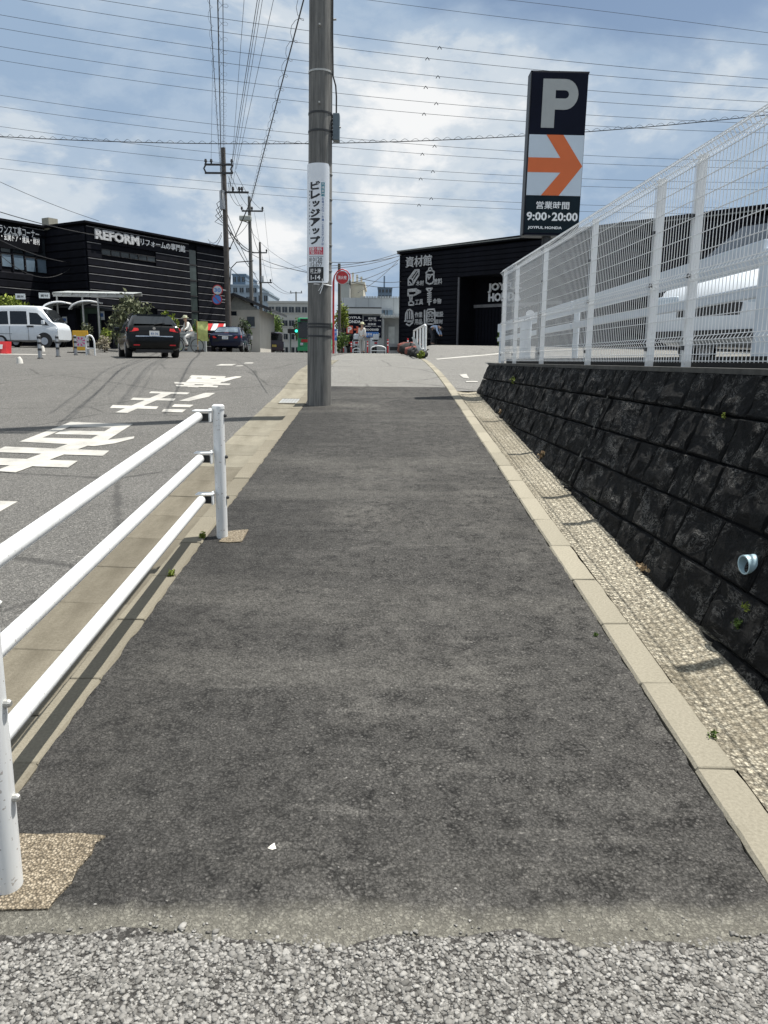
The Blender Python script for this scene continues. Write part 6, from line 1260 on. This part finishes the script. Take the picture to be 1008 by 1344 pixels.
# banner, flower stand
nb = at(266, 462, 42); o = thing('banner_flag', 'yellow-green banner on a pole between cyclist and sedan', 'banner', (nb.x, 42, gz(nb.x, 42))); hz = at(266, 421, 42).z-gz(nb.x, 42)
MB().tube([(-.25, 0, -.05), (-.25, 0, hz)], .025, 8).build('pole', mat('banner_wood', (.42, .25, .08), .7), o); bn = MB(); n = 8
for i in range(n+1):
    z = hz*.35+hz*.63*i/n; bn.v += [(-.23, .03*math.sin(i*.9), z), (.05, .06*math.sin(i*.9+1), z), (.32, .09*math.sin(i*.9+2), z)]
for i in range(n): bn.f += [(3*i, 3*i+1, 3*i+4, 3*i+3), (3*i+1, 3*i+2, 3*i+5, 3*i+4)]
bn.build('cloth', M_YG, o, smooth=True); MB().bbox(-.35, .05, -.2, .2, -.05, .12, .03).build('weight', M_TRIM, o)
nb = at(280, 432, 50); o = thing('striped_awning', 'red and white awning behind the navy sedan', 'awning', (nb.x, 50, gz(nb.x, 50))); hz = at(280, 432, 50).z-gz(nb.x, 50)
for k in range(5): MB().prism([(-.9+k*.36, 0, hz-.1), (-.9+k*.36+.36, 0, hz-.1), (-.9+k*.36+.36, .8, hz+.35), (-.9+k*.36, .8, hz+.35)], (0, 0, .03)).build('cloth_stripe', M_RED if k % 2 else M_CORR, o)
for x in (-.85, .85): MB().tube([(x, .02, 0), (x, .02, hz-.1)], .025, 8).build('post', M_GALV, o)
o = thing('low_wall', 'low grey block wall behind the cyclist', 'wall', (at(232, 460, 43).x, 43, gz(-11, 43))); MB().box(-1.0, 1.6, 0, .25, -.1, .95).build('blocks', M_CORRD, o); MB().box(-1.05, 1.65, -.03, .28, .95, 1.02).build('coping', M_POLY, o)
nb = at(368.5, 463, 70); o = thing('traffic_light', 'green traffic light on a grey post beside the purple van', 'traffic light', (at(381, 460, 72).x, 72, 1.95)); hz = at(381, 430, 72).z-1.95; MB().tube([(0, 0, -.1), (0, 0, hz)], .09, 10).build('post', M_STEEL, o); MB().bbox(-.2, .9, -.2, .1, hz-.5, hz-.1, .05).build('housing', M_TRIM, o); MB().disc((.6, -.21, hz-.3), .13, (0, 1, 0), 16, .03).build('green_lens', mat('green_lens', (.02, .55, .38), .3, emit=((.05, .9, .6), 1.2)), o)
nb = at(343.5, 434, 72); o = thing('traffic_light', 'green traffic light close to the rusty pole', 'traffic light', (nb.x, 71, 1.95)); hz = nb.z-1.95; MB().bbox(-.4, .4, -.15, .1, hz-.18, hz+.18, .05).build('housing', M_TRIM, o); MB().disc((.2, -.17, hz), .14, (0, 1, 0), 16, .03).build('green_lens', MATS['green_lens'], o); MB().tube([(-.3, 0, 0), (-.3, 0, hz)], .06, 8).build('post', M_STEEL, o)
# ------------------------------------------------------------------ car park behind the fence: white board barrier and white car
M_BAR = mat('pale_blue_white_steel', (.50, .56, .62), .45, var=.06)
def barrier():
    X = 3.05; o = thing('board_barrier', 'long white two-board steel barrier behind the mesh fence', 'barrier', (X, 13, 1.49)); 
    for k, (z0, z1) in enumerate(((.83, 1.04), (.59, .69))):
        for y0 in (6.45-13, 13-13, 17.2-13): MB().bbox(-.03, .03, y0, y0+(6.4 if y0 < -1 else 4.1), z0, z1, .012).build('board', M_BAR, o)
    for y in (12.9, 17.1, 21.2): MB().tube([(.06, y-13, 0), (.06, y-13, .97)], .05, 12).build('post', M_BAR, o, smooth=True)
barrier()
rp = thing('round_post', 'thick white round post at the near end of the board barrier', 'post', (3.06, 6.36, 1.49)); MB().tube([(0, 0, 0), (0, 0, .93), (0, 0, .95), (0, 0, .96)], [.09, .09, .085, .05], 28).build('shaft', M_BAR, rp, smooth=True)
mp = thing('mirror_post', 'white post with small round disc near the far fence end', 'post', (at(690, 440, 15.5).x, 15.5, 1.35)); MB().tube([(0, 0, 0), (0, 0, 1.05)], .11, 16).build('shaft', M_BAR, mp, smooth=True); MB().disc((.06, -.05, at(694, 413, 15.5).z-1.35), .085, (.3, 1, 0), 18, .03).build('disc', M_LET, mp); MB().tube([(.06, 0, 1.0), (.06, 0, at(694, 413, 15.5).z-1.35)], .02, 6).build('stem', M_CARW, mp)
M_WGL = mat('dull_dark_glass', (.020, .028, .040), .22, var=.4, scale=2, spec=.2)  # dark, slightly rough glass with weak reflections
def white_car(loc, rz):
    o = thing('white_car', 'white van with a sloping windscreen parked behind the fence at the right edge', 'van', loc, rz)
    sec = [(-2.3, .4, .9, 1.5, .8, .7), (-2.2, .3, 1.0, 1.72, .86, .74), (-1.6, .25, 1.02, 1.84, .88, .72), (-.2, .25, 1.02, 1.88, .88, .71), (.5, .25, 1.02, 1.85, .88, .70), (.95, .25, 1.02, 1.74, .88, .68), (1.75, .25, 1.0, 1.16, .88, .73), (2.08, .27, .92, 1.04, .86, .70), (2.25, .32, .74, .84, .80, .64), (2.32, .4, .55, .6, .72, .6)]
    loft(sec).build('body', M_CARW, o, smooth=True); w = MB().prism([(-.69, 1.765, 1.185), (.69, 1.765, 1.185), (.57, .93, 1.775), (-.57, .93, 1.775)], (0, .03, .02)).build('windscreen', M_WGL, o); MB().tube([(-.5, 1.80, 1.20), (.2, 1.72, 1.26)], .012, 5).build('wiper', M_TRIM, w)
    side_glass(o, sec, -2.0, -.9, -2.0, -.9, .12, .76); side_glass(o, sec, -.8, .7, -.8, 1.35, .12, .72)
    for s in (-1, 1):
        h = MB(); h.bbox(s*.62-.17, s*.62+.17, 2.12, 2.28, .68, .86, .04).build('headlight', mat('headlight_glass', (.45, .52, .58), .1), o); MB().bbox(s*1.0-.11, s*1.0+.11, 1.05, 1.2, 1.02, 1.22, .04).build('door_mirror', M_CARW, o)
    MB().box(-.42, .42, 2.25, 2.32, .60, .74).build('grille', M_TRIM, o); MB().box(-.7, .7, 2.30, 2.34, .34, .44).build('lower_grille', M_TRIM, o); wheels(o, (-.76, .76), (-1.45, 1.4), .31, .2)
white_car((5.72, 10.5, 1.49), math.radians(122))
# the spare scene used to shape letters is not part of the place
bpy.data.scenes.remove(TXT)
